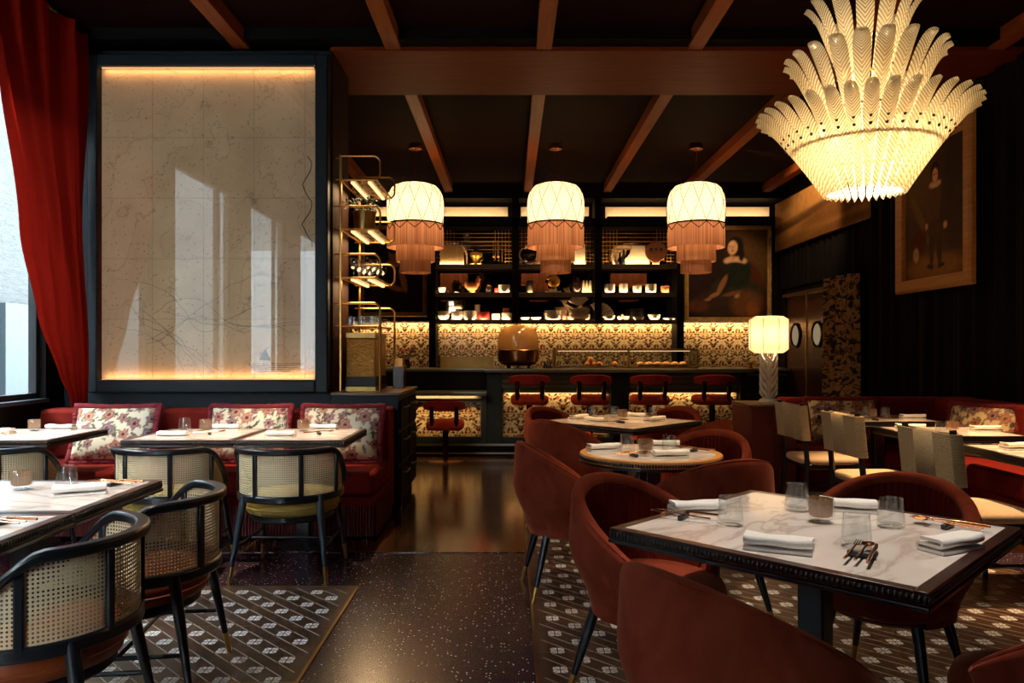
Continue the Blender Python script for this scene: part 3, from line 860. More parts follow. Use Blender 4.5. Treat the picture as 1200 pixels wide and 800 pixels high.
def make_cushion(seed, label, group, base=H('#d6c8ac'), w=0.60, h=0.42, th=0.15):
    t = thing('flowered_cushion', label, 'cushion', group=group)
    def sh(u, w_, side):
        a, b = 2 * u - 1, 2 * w_ - 1
        e = (1 - abs(a) ** 3.2) * (1 - abs(b) ** 3.2)
        y = side * th / 2 * max(0, e) ** 0.45
        k = 1 - 0.035 * (1 - a * a) * 0 
        x = a * w / 2 * (1 - 0.04 * (1 - b * b)); z = h / 2 + b * h / 2 * (1 - 0.05 * (1 - a * a))
        return (x, y, z)
    fn = floral_fn(seed, base)
    fr = MB(); fr.grid(lambda u, q: sh(u, q, -1), 64, 44, col=fn); fr.grid(lambda u, q: sh(u, q, 1), 24, 16, flip=True, col=lambda u, q: base)
    fr.build('cushion_cover', M['floral'], t, ang=180)
    # fringe all round, thick and uneven
    n = 200; P = []; R = []
    rnd = random.Random(seed + 50)
    for i in range(n):
        s = i / n * 4; k = int(s); f = s - k
        u, q = [(f, 0), (1, f), (1 - f, 1), (0, 1 - f)][k]
        x, y, z = sh(u, q, 1)
        cx, cz = x, z - h / 2
        P.append((x * 1.035, 0.004 * rnd.uniform(-1, 1), h / 2 + cz * 1.055)); R.append(0.021 + 0.006 * rnd.random())
    MB().tube(P, R, 8, closed=True).build('fringe_trim', M['trim_fringe'], t, ang=180)
    return t
# ================================================================== LAMPS
def point(name, loc, e, col=(1.0, 0.63, 0.32), r=0.05, parent=None):
    l = bpy.data.lights.new(name, 'POINT'); l.energy = e; l.color = col; l.shadow_soft_size = r
    o = bpy.data.objects.new(name, l); COL.objects.link(o); o.location = loc
    if parent: o.parent = parent
    return o
def spot(name, loc, target, e, ang, blend=0.6, col=(1.0, 0.68, 0.40), r=0.03):
    l = bpy.data.lights.new(name, 'SPOT'); l.energy = e; l.color = col; l.spot_size = math.radians(ang); l.spot_blend = blend; l.shadow_soft_size = r
    o = bpy.data.objects.new(name, l); COL.objects.link(o); o.location = loc
    o.rotation_euler = (Vector(target) - Vector(loc)).to_track_quat('-Z', 'Y').to_euler(); return o
def strip(name, loc, sx, sy, e, rot=(0, 0, 0), col=(1.0, 0.64, 0.32), parent=None):
    l = bpy.data.lights.new(name, 'AREA'); l.shape = 'RECTANGLE'; l.size = sx; l.size_y = sy; l.energy = e; l.color = col
    o = bpy.data.objects.new(name, l); COL.objects.link(o); o.location = loc; o.rotation_euler = rot
    if parent: o.parent = parent
    return o

# moulded glass leaf: cast herringbone, lets lamp light through
m, nt = newmat('leaf_glass')
a = N(nt, 'ShaderNodeAttribute', attribute_name='uvp'); sp = N(nt, 'ShaderNodeSeparateXYZ'); nt.links.new(a.outputs['Vector'], sp.inputs[0])
ab = N(nt, 'ShaderNodeMath', operation='ABSOLUTE'); nt.links.new(sp.outputs['Y'], ab.inputs[0])
k1 = N(nt, 'ShaderNodeMath', operation='MULTIPLY_ADD'); k1.inputs[1].default_value = -1.1; nt.links.new(ab.outputs[0], k1.inputs[0]); nt.links.new(sp.outputs['X'], k1.inputs[2])
k2 = N(nt, 'ShaderNodeMath', operation='MULTIPLY'); k2.inputs[1].default_value = 2 * PI / 0.0165; nt.links.new(k1.outputs[0], k2.inputs[0])
sn = N(nt, 'ShaderNodeMath', operation='SINE'); nt.links.new(k2.outputs[0], sn.inputs[0])
hf = N(nt, 'ShaderNodeMath', operation='MULTIPLY_ADD'); hf.inputs[1].default_value = 0.5; hf.inputs[2].default_value = 0.5; nt.links.new(sn.outputs[0], hf.inputs[0])
cr = ramp(nt, hf.outputs[0], [(0.15, H('#a8925f')), (0.7, H('#fbf2de'))])
d = N(nt, 'ShaderNodeBsdfDiffuse'); t = N(nt, 'ShaderNodeBsdfTranslucent'); g = N(nt, 'ShaderNodeBsdfGlossy'); g.inputs['Roughness'].default_value = 0.18
nt.links.new(cr, d.inputs[0]); nt.links.new(cr, t.inputs[0])
b = N(nt, 'ShaderNodeBump'); b.inputs['Strength'].default_value = 0.5; b.inputs['Distance'].default_value = 0.004; nt.links.new(hf.outputs[0], b.inputs['Height'])
for x in (d, t, g): nt.links.new(b.outputs[0], x.inputs['Normal'])
m1 = N(nt, 'ShaderNodeMixShader'); m1.inputs[0].default_value = 0.6; m2 = N(nt, 'ShaderNodeMixShader'); m2.inputs[0].default_value = 0.12
tp = N(nt, 'ShaderNodeBsdfTransparent'); tp.inputs[0].default_value = (*H('#fff0d0'), 1); m3 = N(nt, 'ShaderNodeMixShader'); m3.inputs[0].default_value = 0.12
o = N(nt, 'ShaderNodeOutputMaterial')
nt.links.new(d.outputs[0], m1.inputs[1]); nt.links.new(t.outputs[0], m1.inputs[2]); nt.links.new(m1.outputs[0], m2.inputs[1]); nt.links.new(g.outputs[0], m2.inputs[2])
nt.links.new(m2.outputs[0], m3.inputs[1]); nt.links.new(tp.outputs[0], m3.inputs[2]); nt.links.new(m3.outputs[0], o.inputs[0])
M['leaf_glass'] = m

def chandelier(x, y, zb):
    t = thing('glass_leaf_chandelier', 'tall three-tiered chandelier of lit herringbone glass leaves over the foreground square table', 'chandelier', (x, y, zb))
    def bez(P, s):
        k = s * (len(P) - 1); i = min(int(k), len(P) - 2); f = k - i
        # Catmull-Rom
        p0 = P[max(i - 1, 0)]; p1 = P[i]; p2 = P[i + 1]; p3 = P[min(i + 2, len(P) - 1)]
        return tuple(0.5 * (2 * p1[q] + (p2[q] - p0[q]) * f + (2 * p0[q] - 5 * p1[q] + 4 * p2[q] - p3[q]) * f * f + (3 * p1[q] - p0[q] - 3 * p2[q] + p3[q]) * f ** 3) for q in range(2))
    def leaf(P, W, nm):
        L = sum(math.dist(P[i], P[i + 1]) for i in range(len(P) - 1))
        def width(s):
            return W * (0.42 + 0.66 * smooth(0, 0.6, s)) * max(0.0, 1 - max(0, (s - 0.58) / 0.42) ** 2.6) ** 0.55 * math.sqrt(min(1, 0.12 + s / 0.05)) + 0.002
        def fn(u, s):
            r, z = bez(P, s); r2, z2 = bez(P, min(1, s + 0.01)); r1, z1 = bez(P, max(0, s - 0.01))
            tr, tz = r2 - r1, z2 - z1; n = math.hypot(tr, tz) or 1
            nr, nz = tz / n, -tr / n                       # outward normal in the (r,z) plane
            a = 2 * PI * u; w = width(s) / 2
            c, q = cos(a), sin(a)
            th = 0.007 * q + 0.014 * (1 - c * c) - 0.007    # cupped section
            return (w * c, r + nr * th, z + nz * th)
        mb = MB()
        mb.grid(fn, 14, 22, cu=True, uv=lambda u, s: (s * L, width(s) / 2 * cos(2 * PI * u)), flip=True)
        return mb
    tiers = ((34, [(0.175, 0.0), (0.25, 0.115), (0.325, 0.22), (0.395, 0.31), (0.455, 0.375), (0.505, 0.40)], 0.061, 0.0),
             (20, [(0.16, 0.27), (0.205, 0.39), (0.255, 0.50), (0.305, 0.60), (0.345, 0.655), (0.375, 0.67)], 0.070, 0.5),
             (12, [(0.085, 0.52), (0.12, 0.63), (0.16, 0.74), (0.20, 0.85), (0.24, 0.915), (0.27, 0.94)], 0.072, 0.2))
    for n, P, W, ph in tiers:
        mb = leaf(P, W, n); first = None
        for i in range(n):
            rz = 2 * PI * (i + ph) / n
            if first is None:
                first = mb.build('glass_leaf', M['leaf_glass'], t, rz=rz, ang=60, fix=True)
            else:
                o = first.copy(); COL.objects.link(o); o.rotation_euler = (0, 0, rz)
    for r, z, n in ((0.318, 0.225, 34), (0.175, 0.33, 20), (0.098, 0.575, 12)):
        rg = MB().tube([(r * cos(2 * PI * i / 72), r * sin(2 * PI * i / 72), z) for i in range(72)], 0.0075, 8, closed=True)
        ring = rg.build('support_ring', M['brass'], t)
        bo = MB()
        for i in range(n):
            a = 2 * PI * (i + ((0.0, 0.5, 0.2)[(34, 20, 12).index(n)])) / n
            bo.ball(((r + 0.044) * -sin(a), (r + 0.044) * cos(a), z + 0.022), 0.008, 8, 6); bo.ball(((r + 0.066) * -sin(a), (r + 0.066) * cos(a), z + 0.05), 0.007, 8, 6)
        bo.build('bolts', M['black_wood'], ring)
    MB().tube([(0, 0, 0.25), (0, 0, ZC - zb - 0.02)], 0.012, 10).build('stem', M['brass_dull'], t)
    sp = MB()
    for k in range(6):
        a = PI * k / 3
        sp.tube([(0, 0, 0.26), (0.315 * cos(a), 0.315 * sin(a), 0.225)], 0.005, 6); sp.tube([(0, 0, 0.36), (0.17 * cos(a), 0.17 * sin(a), 0.33)], 0.005, 6)
    sp.build('spokes', M['brass_dull'], t)
    MB().lathe([(0, ZC - zb - 0.06), (0.06, ZC - zb - 0.05), (0.075, ZC - zb), (0, ZC - zb)], 28).build('canopy', M['brass_dull'], t)
    for k in range(8):
        a = 2 * PI * (k + 0.3) / 8; p = (0.235 * cos(a), 0.235 * sin(a), 0.30)
        b = MB().ball(p, (0.014, 0.014, 0.026), 10, 8).tube([(p[0], p[1], p[2] - 0.05), (p[0], p[1], p[2] - 0.022)], 0.009, 8)
        b.build('bulb', M['bulb_hot'], t)
    for k in range(4):
        a = 2 * PI * (k + 0.1) / 4; p = (0.10 * cos(a), 0.10 * sin(a), 0.58)
        MB().ball(p, (0.013, 0.013, 0.024), 10, 8).build('bulb', M['bulb_hot'], t)
    for k in range(4):
        a = 2 * PI * (k + 0.5) / 4
        point('chandelier_light', (0.17 * cos(a), 0.17 * sin(a), 0.28), LE['chand'], (1.0, 0.84, 0.62), r=0.05, parent=t)
    point('chandelier_light', (0, 0, 0.55), LE['chand'] * 1.1, (1.0, 0.84, 0.62), r=0.05, parent=t)
    point('chandelier_light', (0, 0, 0.84), LE['chand'] * 0.25, (1.0, 0.84, 0.62), r=0.04, parent=t)
    return t

def make_pendant():
    t = thing('fringed_pendant', '', 'pendant lamp')
    prof = [(0.345, 0.60), (0.357, 0.66), (0.36, 0.78), (0.357, 0.90), (0.343, 0.98), (0.315, 1.045), (0.27, 1.09), (0.20, 1.115), (0.06, 1.125)]
    MB().lathe(prof, 64).build('shade', M['shade'], t, ang=180)
    def rat(z):
        for (r0, z0), (r1, z1) in zip(prof[:-1], prof[1:]):
            if z0 <= z <= z1: return r0 + (r1 - r0) * (z - z0) / (z1 - z0)
        return prof[-1][0]
    lc = MB(); n = 12
    for k in range(n):
        for s in (-1, 1):
            P = []
            for i in range(15):
                f = i / 14; z = 0.605 + 0.505 * f
                a = 2 * PI * k / n + s * (PI / n) * (1.0 - 2.0 * abs(f - 0.5) ** 1.0 * 0 - f * 2) 
                r = rat(z) + 0.003
                P.append((r * cos(a), r * sin(a), z))
            lc.tube(P, 0.0036, 5)
    lc.build('lattice_cord', M['dark_vase'], t)
    MB().tube([(0.356 * cos(2 * PI * i / 60), 0.356 * sin(2 * PI * i / 60), 0.61) for i in range(60)], 0.009, 8, closed=True).build('shade_band', M['dark_vase'], t)
    rnd = random.Random(3)
    for (r, z0, z1, c1, c2) in ((0.352, 0.315, 0.61, H('#84543e'), H('#b08062')), (0.238, 0.14, 0.36, H('#8a5a40'), H('#b88a66')), (0.188, 0.0, 0.17, H('#845238'), H('#b08060'))):
        n = 260
        tone = [rnd.random() for _ in range(n)]; jit = [rnd.uniform(-0.004, 0.004) for _ in range(n)]
        def fn(u, w):
            k = int(round(u * n)) % n; a = 2 * PI * u
            rr = r + (0.004 if k % 2 else -0.002) + jit[k] * (1 - w) * 1.2
            return (rr * cos(a), rr * sin(a), z0 + jit[k] + (z1 - z0) * w)
        mb = MB(); mb.grid(fn, n, 6, cu=True, col=lambda u, w: mix(c1, c2, tone[int(round(u * n)) % n]))
        f = mb.build('fringe_tier', M['fringe'], t, ang=180)
        MB().tube([((r - 0.006) * cos(2 * PI * i / 60), (r - 0.006) * sin(2 * PI * i / 60), z1) for i in range(60)], 0.006, 6, closed=True).build('tier_ring', M['bronze'], f)
    # zigzag braid round the head of the upper fringe
    zz = []
    for i in range(24):
        a = 2 * PI * i / 24; zz.append((0.362 * cos(a), 0.362 * sin(a), 0.60 if i % 2 else 0.525))
    MB().tube(zz, 0.006, 6, closed=True).build('zigzag_braid', M['dark_vase'], t)
    sp = MB()
    for k in range(4):
        a = PI * k / 2
        sp.tube([(0, 0, 0.60), (0.35 * cos(a), 0.35 * sin(a), 0.605)], 0.004, 6)
    sp.tube([(0, 0, 0.10), (0, 0, 1.12)], 0.006, 6); sp.build('inner_frame', M['brass_dull'], t)
    MB().tube([(0, 0, 1.115), (0, 0, 1.60)], 0.009, 10).build('drop_rod', M['copper'], t)
    MB().lathe([(0, 1.545), (0.02, 1.545), (0.085, 1.565), (0.085, 1.60), (0, 1.60)], 32).build('canopy', M['copper'], t)
    for k in range(3):
        a = 2 * PI * (k + 0.25) / 3
        MB().ball((0.19 * cos(a), 0.19 * sin(a), 0.74), 0.032, 12, 8).build('bulb', M['bulb'], t)
    point('pendant_light', (0, 0, 0.80), LE['pend'], (1.0, 0.69, 0.40), r=0.12, parent=t)
    point('pendant_light', (0, 0, 0.45), LE['pend'] * 0.22, r=0.08, parent=t)
    return t
def clone_lights(src, dst):
    for c in list(src.children):
        if c.type == 'LIGHT' and not any(k.type == 'LIGHT' for k in dst.children):
            pass

def table_lamp(loc, rz=0.2):
    t = thing('table_lamp', 'white leaf-stemmed lamp with eight-sided cream shade on red cabinet', 'lamp', loc, rz)
    MB().lathe([(0.125, 0.44), (0.172, 0.475), (0.172, 0.735), (0.125, 0.765)], 8).build('lamp_shade', M['lamp_shade'], t, ang=10)
    sm = MB()
    for k in range(8):
        a = 2 * PI * k / 8
        sm.tube([(0.126 * cos(a), 0.126 * sin(a), 0.44), (0.1735 * cos(a), 0.1735 * sin(a), 0.475), (0.1735 * cos(a), 0.1735 * sin(a), 0.735), (0.126 * cos(a), 0.126 * sin(a), 0.765)], 0.002, 5)
    sm.build('shade_seams', M['oak_frame'], t)
    MB().lathe([(0, 0), (0.085, 0), (0.09, 0.012), (0.075, 0.03), (0.05, 0.045), (0, 0.05)], 28).build('base', M['white_plaster'], t)
    st = MB(); st.lathe([(0.03, 0.03), (0.034, 0.2), (0.028, 0.40), (0, 0.41)], 16)
    rnd = random.Random(4)
    for j in range(11):
        z = 0.04 + 0.033 * j; n = 7
        for k in range(n):
            a = 2 * PI * (k + 0.5 * (j % 2)) / n
            ca, sa = cos(a), sin(a)
            L = 0.085; wd = 0.026
            P = []
            for s in range(5):
                f = s / 4; r = 0.03 + 0.034 * sin(f * 1.5) + 0.006 * f; zz = z + L * f
                w = wd * (sin(PI * (0.12 + 0.88 * f)) ** 0.8)
                P.append((r, zz, w))
            vs = []
            for (r, zz, w) in P:
                vs += [(r * ca - w * -sa * -1, r * sa + w * ca * -1, zz), ((r + 0.008) * ca, (r + 0.008) * sa, zz), (r * ca + w * -sa, r * sa + w * ca, zz)]
            fs = []
            for s in range(4):
                for q in range(2): fs.append((s * 3 + q, s * 3 + q + 1, s * 3 + q + 4, s * 3 + q + 3))
            st.add(vs, fs)
    st.build('leafy_stem', M['white_plaster'], t, ang=50)
    MB().tube([(0, 0, 0.40), (0, 0, 0.56)], 0.008, 8).build('lamp_fitting', M['brass'], t)
    MB().ball((0, 0, 0.60), 0.035, 14, 10).build('bulb', M['bulb'], t)
    point('table_lamp_light', (0.0, 0, 0.60), LE['lamp'], (1.0, 0.78, 0.52), r=0.06, parent=t)
    return t

# ================================================================== PAINTED CANVASES
def canvas(w, h, nx, ny, bg, layers, seed=1, rough=0.10, gain=1.0):
    """vertex-coloured grid in the XZ plane facing -Y; layers are (cx, cz, rx, rz, angle deg, hex, softness, alpha) in 0..1 x 0..aspect"""
    xs = np.linspace(0, 1, nx); zs = np.linspace(0, 1, ny)
    X, Z = np.meshgrid(xs, zs * h / w)
    c = np.zeros((ny, nx, 3)); top, bot = np.array(H(bg[0])), np.array(H(bg[1]))
    k = (Z / (h / w))[..., None]; c[:] = bot * (1 - k) + top * k
    rg = np.random.default_rng(seed)
    for (cx, cz, rx, rz_, an, hx, so, al) in layers:
        a = math.radians(an); dx, dz = X - cx, Z - cz
        p = (dx * math.cos(a) + dz * math.sin(a)) / rx; q = (-dx * math.sin(a) + dz * math.cos(a)) / rz_
        d = np.sqrt(p * p + q * q)
        t = np.clip((1 + so / 2 - d) / so, 0, 1); t = (t * t * (3 - 2 * t) * al)[..., None]
        c = c * (1 - t) + np.array(H(hx)) * t
    nz = rg.random((ny // 3 + 2, nx // 3 + 2)); nz = np.kron(nz, np.ones((3, 3)))[:ny, :nx, None]
    c = np.clip(c * gain * (1 - rough + 2 * rough * nz), 0, 1)
    mb = MB()
    v = [(x * w - w / 2, 0, z * h) for z in zs for x in xs]
    f = [(j * nx + i, j * nx + i + 1, (j + 1) * nx + i + 1, (j + 1) * nx + i) for j in range(ny - 1) for i in range(nx - 1)]
    mb.add(v, f)
    for i, q in enumerate(c.reshape(-1, 3)): mb.col[i] = tuple(q)
    return mb
def framed(name, label, loc, rz, w, h, fw, depth, mat, cv, beads=False):
    """frame bottom-centre at loc, canvas w x h inside a moulding fw wide"""
    t = thing(name, label, 'painting', loc, rz)
    W, Hh = w / 2 + fw, h + 2 * fw
    fr = MB()
    O = [(-W, 0), (W, 0), (W, Hh), (-W, Hh)]; I = [(-w / 2, fw), (w / 2, fw), (w / 2, fw + h), (-w / 2, fw + h)]
    rings = [(O, 0.0), (O, -depth * 0.7), ([(O[i][0] * 0.8 + I[i][0] * 0.2, O[i][1] * 0.8 + I[i][1] * 0.2) for i in range(4)], -depth), ([(O[i][0] * 0.35 + I[i][0] * 0.65, O[i][1] * 0.35 + I[i][1] * 0.65) for i in range(4)], -depth * 0.8), (I, -depth * 0.75), (I, -0.004)]
    vs = [(p[0], y, p[1]) for R, y in rings for p in R]
    fs = [(k * 4 + i, k * 4 + (i + 1) % 4, k * 4 + 4 + (i + 1) % 4, k * 4 + 4 + i) for k in range(len(rings) - 1) for i in range(4)]
    fs.append((0, 3, 2, 1))
    fr.add(vs, fs)
    fo = fr.build('frame', mat, t, fix=True, ang=20)
    if beads:
        b = MB(); s = 0.032
        for L, fx in ((w + fw, 'x'), (h + fw, 'z')):
            n = int(L / s)
            for i in range(n):
                p = (i + 0.5) * L / n
                for sg in (0, 1):
                    c = (p - (w + fw) / 2, -depth, fw * 0.5 + sg * (h + fw)) if fx == 'x' else ((-1 if sg else 1) * (w / 2 + fw * 0.5), -depth, fw * 0.5 + p)
                    b.ball(c, 0.011, 6, 4)
        b.build('bead_moulding', mat, fo, ang=180)
    o = cv.build('canvas', M['painting'], t, (0, -0.012, fw), ang=180)
    return t
# ================================================================== TILE
def tile_col(x, z, P=0.265):
    u, v = (x / P) % 1.0, (z / P) % 1.0
    a = abs(u - 0.5); b = abs(v - 0.5)
    cream, gr, dk, red, och = H('#d9c396'), H('#4c5230'), H('#1e1c16'), H('#74261e'), H('#b3803c')
    if a > 0.475 or b > 0.475: return H('#c9a866')
    c = cream
    s = sin(19 * a + 4.2 * sin(7 * v + 0.6)) * cos(17 * v - 5 * a)
    if s > 0.12: c = gr
    if s > 0.48: c = dk
    t = sin(25 * v + 6 * cos(13 * a)) * sin(22 * a + 1.2)
    if t > 0.62: c = och
    d = math.hypot(a, (v - 0.30) * 1.1)
    if d < 0.10: c = red
    if d < 0.045: c = och
    d = math.hypot(a - 0.5, (v - 0.12) * 1.2)
    if d < 0.15: c = red if d > 0.06 else cream
    d = math.hypot(a - 0.26, v - 0.72)
    if d < 0.085: c = red if d > 0.035 else och
    if b > 0.43 and sin(u * 44) > -0.2: c = red if v > 0.5 else dk
    return c
def tile_panel(name, parent, x0, x1, z0, z1, y, res=0.012):
    """flat tiled panel facing -Y"""
    nx, nz = int((x1 - x0) / res) + 1, int((z1 - z0) / res) + 1
    mb = MB()
    mb.grid(lambda u, w: (x0 + (x1 - x0) * u, y, z0 + (z1 - z0) * w), nx, nz, col=lambda u, w: tile_col(x0 + (x1 - x0) * u, z0 + (z1 - z0) * w))
    return mb.build(name, M['tile'], parent, ang=180)

sp = tile_panel('trim_11', None, -2.58, XR - 0.02, 0.9, 1.79, YB - 0.01, 0.0122); struct(sp)
LEDW = MB().box(-2.55, 4.33, YB - 0.06, YB - 0.045, 1.759, 1.766); struct(LEDW.build('trim_12', M['led_soft']))
for k in range(4):
    strip('backsplash_light', (-1.7 + 1.75 * k, YB - 0.09, 1.757), 1.7, 0.03, LE['splash'], (math.radians(12), 0, 0))

# lit coves under the ceiling
for k, (a, b) in enumerate(((-2.45, -1.22), (-1.12, -0.04), (0.17, 1.28), (1.55, 4.22))):
    c = MB(); c.box(a, b, YB - 0.02, YB, 3.45, 3.65, 0)
    struct(c.build('trim_%d' % (13 + k), M['cove']))
    struct(MB().box(a, b, YB - 0.30, YB - 0.0, 3.40, 3.45).build('trim_%d' % (18 + k), M['dark_wall']))
    strip('cove_light', ((a + b) / 2, YB - 0.13, 3.468), b - a, 0.02, LE['cove'] * (b - a), (math.radians(180 - 25), 0, 0))

# ================================================================== BACK-BAR DISPLAY SHELVES
SHZ = (1.80, 2.23, 2.675)           # upper faces of the three boards
SX = [(-1.285, -1.175), (0.027, 0.135), (1.335, 1.445), (2.63, 2.74)]
def display_shelf():
    y0, y1 = 11.98, YB
    t = thing('display_shelf', 'tall black open shelving with mirrored back filled with crockery behind the bar', 'shelf', ((SX[0][0] + SX[3][1]) / 2, 12.19, 0.0))
    ox, oy = -t.location[0], -t.location[1]
    def B(mb, name, mat, par=t, **kw): return mb.build(name, mat, par, (ox, oy, 0), **kw)
    for i, (a, b) in enumerate(SX):
        z0 = 0.96 if i in (0, 3) else 1.75
        top = 2.40 if i in (0, 3) and False else 3.72
        B(MB().box(a, b, y0, y1 - 0.015, z0, top), 'post', M['void'], bevel=0.004)
    for i, z in enumerate(SHZ):
        bd = B(MB().box(SX[0][1], SX[3][0], y0 + 0.035, y1 - 0.035, z - 0.03, z).box(SX[0][1], SX[3][0], y0 + 0.005, y0 + 0.035, z - 0.07, z), 'shelf_board', M['shelf_board'])
    B(MB().box(SX[0][0], SX[3][1], y0, y1 - 0.02, 3.26, 3.40), 'top_beam', M['void'])
    for i in range(3):
        a, b = SX[i][1], SX[i + 1][0]
        B(MB().box(a, b, y1 - 0.03, y1 - 0.018, 1.80, 3.26), 'mirror_panel', M['mirror'])
        for z in SHZ:
            strip('shelf_light', (ox + (a + b) / 2, oy + y0 + 0.05, z + 0.006), b - a - 0.08, 0.02, LE['shelf'], (math.radians(132), 0, 0), parent=t)
        # brass rail grid in the top bay
        g = MB(); yy = y1 - 0.20
        for k in range(5):
            z = 2.93 + 0.065 * k
            g.tube([(a + 0.01, yy, z), (b - 0.01, yy, z)], 0.005 if k != 2 else 0.009, 6)
        for k in range(5):
            for xx in (a + 0.05 + 0.055 * k, b - 0.05 - 0.055 * k):
                g.tube([(xx, yy + 0.02, 2.70 + 0.02 * k), (xx, yy + 0.02, 3.25)], 0.0045, 6)
        for k in range(4):
            for s, xx in ((1, a), (-1, b)):
                z = 2.74 + 0.055 * k
                g.tube([(xx, yy - 0.02, z), (xx + s * 0.13, yy - 0.02, z)], 0.0055, 6)
        B(g, 'brass_rails', M['rail_brass'])
    return t
display_shelf()

# ================================================================== BAR COUNTER
def bar_counter():
    t = thing('bar_counter', 'long olive bar counter with patterned tile front panels and a lower section at left', 'bar counter', (0.65, 9.65, 0))
    ox, oy = -0.65, -9.65
    def B(mb, name, mat, **kw): return mb.build(name, mat, kw.pop('par', t), (ox, oy, 0), **kw)
    # worktops
    B(MB().box(-0.31, 2.96, 9.25, 10.05, 1.045, 1.09), 'countertop', M['olive'], bevel=0.006)
    B(MB().box(-2.0, -0.31, 9.60, 10.05, 1.045, 1.09), 'countertop', M['olive'], bevel=0.006)
    B(MB().box(-2.0, -0.29, 9.18, 9.62, 0.765, 0.81), 'low_countertop', M['olive'], bevel=0.006)
    for n_, x0, x1, yy, z in (('edge_trim', -0.31, 2.96, 9.246, 1.072), ('edge_trim', -2.0, -0.31, 9.596, 1.072), ('edge_trim', -2.0, -0.29, 9.176, 0.797)):
        B(MB().box(x0, x1, yy, yy + 0.006, z, z + 0.016), n_, M['steel'])
    # carcase
    B(MB().box(-0.29, 2.93, 9.56, 10.0, 0.0, 1.045), 'carcase', M['dark_green'])
    B(MB().box(-2.0, -0.29, 9.63, 10.0, 0.0, 1.045), 'carcase', M['void'])
    # stiles and rails framing the tile
    fr = MB()
    for a, b in ((-0.29, -0.107), (1.25, 1.473), (2.86, 2.95)): fr.box(a, b, 9.44, 9.56, 0.0, 1.045)
    fr.box(-0.107, 1.25, 9.46, 9.56, 0.0, 0.235); fr.box(1.473, 2.86, 9.46, 9.56, 0.0, 0.235)
    B(fr, 'panel_frame', M['dark_green'], bevel=0.005)
    for a, b in ((-0.107, 1.25), (1.473, 2.86)):
        c = MB()
        for k, (z0, z1, yy) in enumerate(((0.965, 1.045, 9.40), (0.90, 0.965, 9.43), (0.84, 0.90, 9.465), (0.785, 0.84, 9.495))): c.box(a, b, yy, 9.56, z0, z1)
        B(c, 'cornice', M['olive'], bevel=0.012, bseg=3)
        tile_panel('tile_panel', t, a, b, 0.235, 0.79, 9.545).location = (ox, oy, 0)
        B(MB().box(a + 0.004, a + 0.018, 9.53, 9.545, 0.235, 0.785).box(b - 0.018, b - 0.004, 9.53, 9.545, 0.235, 0.785), 'brass_bead', M['brass'])
        B(MB().box(a + 0.05, b - 0.05, 9.50, 9.51, 0.780, 0.786), 'led_strip', M['led_soft'])
        strip('bar_front_light', (ox + (a + b) / 2, oy + 9.505, 0.775), b - a - 0.1, 0.015, LE['barfront'], (math.radians(20), 0, 0), parent=t)
    # low section front
    c = MB()
    for z0, z1, yy in ((0.715, 0.765, 9.36), (0.675, 0.715, 9.42)): c.box(-2.0, -0.345, yy, 9.62, z0, z1)
    B(c, 'cornice', M['olive'], bevel=0.012, bseg=3)
    tile_panel('tile_panel', t, -2.0, -0.363, 0.24, 0.68, 9.545).location = (ox, oy, 0)
    B(MB().box(-0.363, -0.29, 9.42, 9.63, 0.0, 0.765).box(-2.0, -0.363, 9.55, 9.63, 0.0, 0.765).box(-2.0, -0.363, 9.46, 9.56, 0, 0.24), 'panel_frame', M['dark_green'], bevel=0.004)
    B(MB().box(-0.377, -0.363, 9.53, 9.545, 0.24, 0.675), 'brass_bead', M['brass'])
    B(MB().box(-1.95, -0.40, 9.30, 9.31, 0.7615, 0.765), 'led_strip', M['led'])
    strip('bar_front_light', (ox - 1.17, oy + 9.32, 0.750), 1.5, 0.02, LE['lowfront'], (math.radians(38), 0, 0), parent=t)
    # stepped plinth with two bright mouldings
    pl = MB(); pl.box(-2.0, 2.95, 9.40, 9.47, 0.0, 0.15); pl.box(-2.0, 2.95, 9.36, 9.42, 0.0, 0.05)
    B(pl, 'plinth', M['void'], bevel=0.004)
    tr = MB(); tr.box(-2.0, 2.95, 9.392, 9.402, 0.135, 0.16); tr.box(-2.0, 2.95, 9.352, 9.362, 0.04, 0.058)
    B(tr, 'plinth_moulding', M['steel'])
    return t
bar_counter()

# preparation counter along the far wall
t = thing('work_counter', 'dark kitchen counter along the far wall below the patterned tiles', 'counter', (0.2, 12.1, 0))
MB().box(-2.7, 2.4, -0.38, 0.26, 0.92, 0.96).build('worktop', M['steel'], t, bevel=0.004)
MB().box(-2.7, 2.4, -0.34, 0.25, 0.0, 0.92).build('carcase', M['void'], t)
t = thing('drawer_unit', 'steel-topped dark drawer unit beyond the right end of the bar', 'cabinet', (3.72, 12.05, 0))
MB().box(-0.62, 0.58, -0.4, 0.3, 1.0, 1.04).build('worktop', M['steel'], t, bevel=0.004)
MB().box(-0.62, 0.58, -0.36, 0.3, 0.0, 1.0).build('carcase', M['dark_green'], t)
for k in range(3):
    d = MB().box(-0.58, 0.54, -0.38, -0.36, 0.1 + 0.3 * k, 0.37 + 0.3 * k).build('drawer', M['dark_green'], t, bevel=0.004)
    MB().box(-0.55, 0.51, -0.40, -0.38, 0.335 + 0.3 * k, 0.35 + 0.3 * k).build('handle', M['steel'], d)

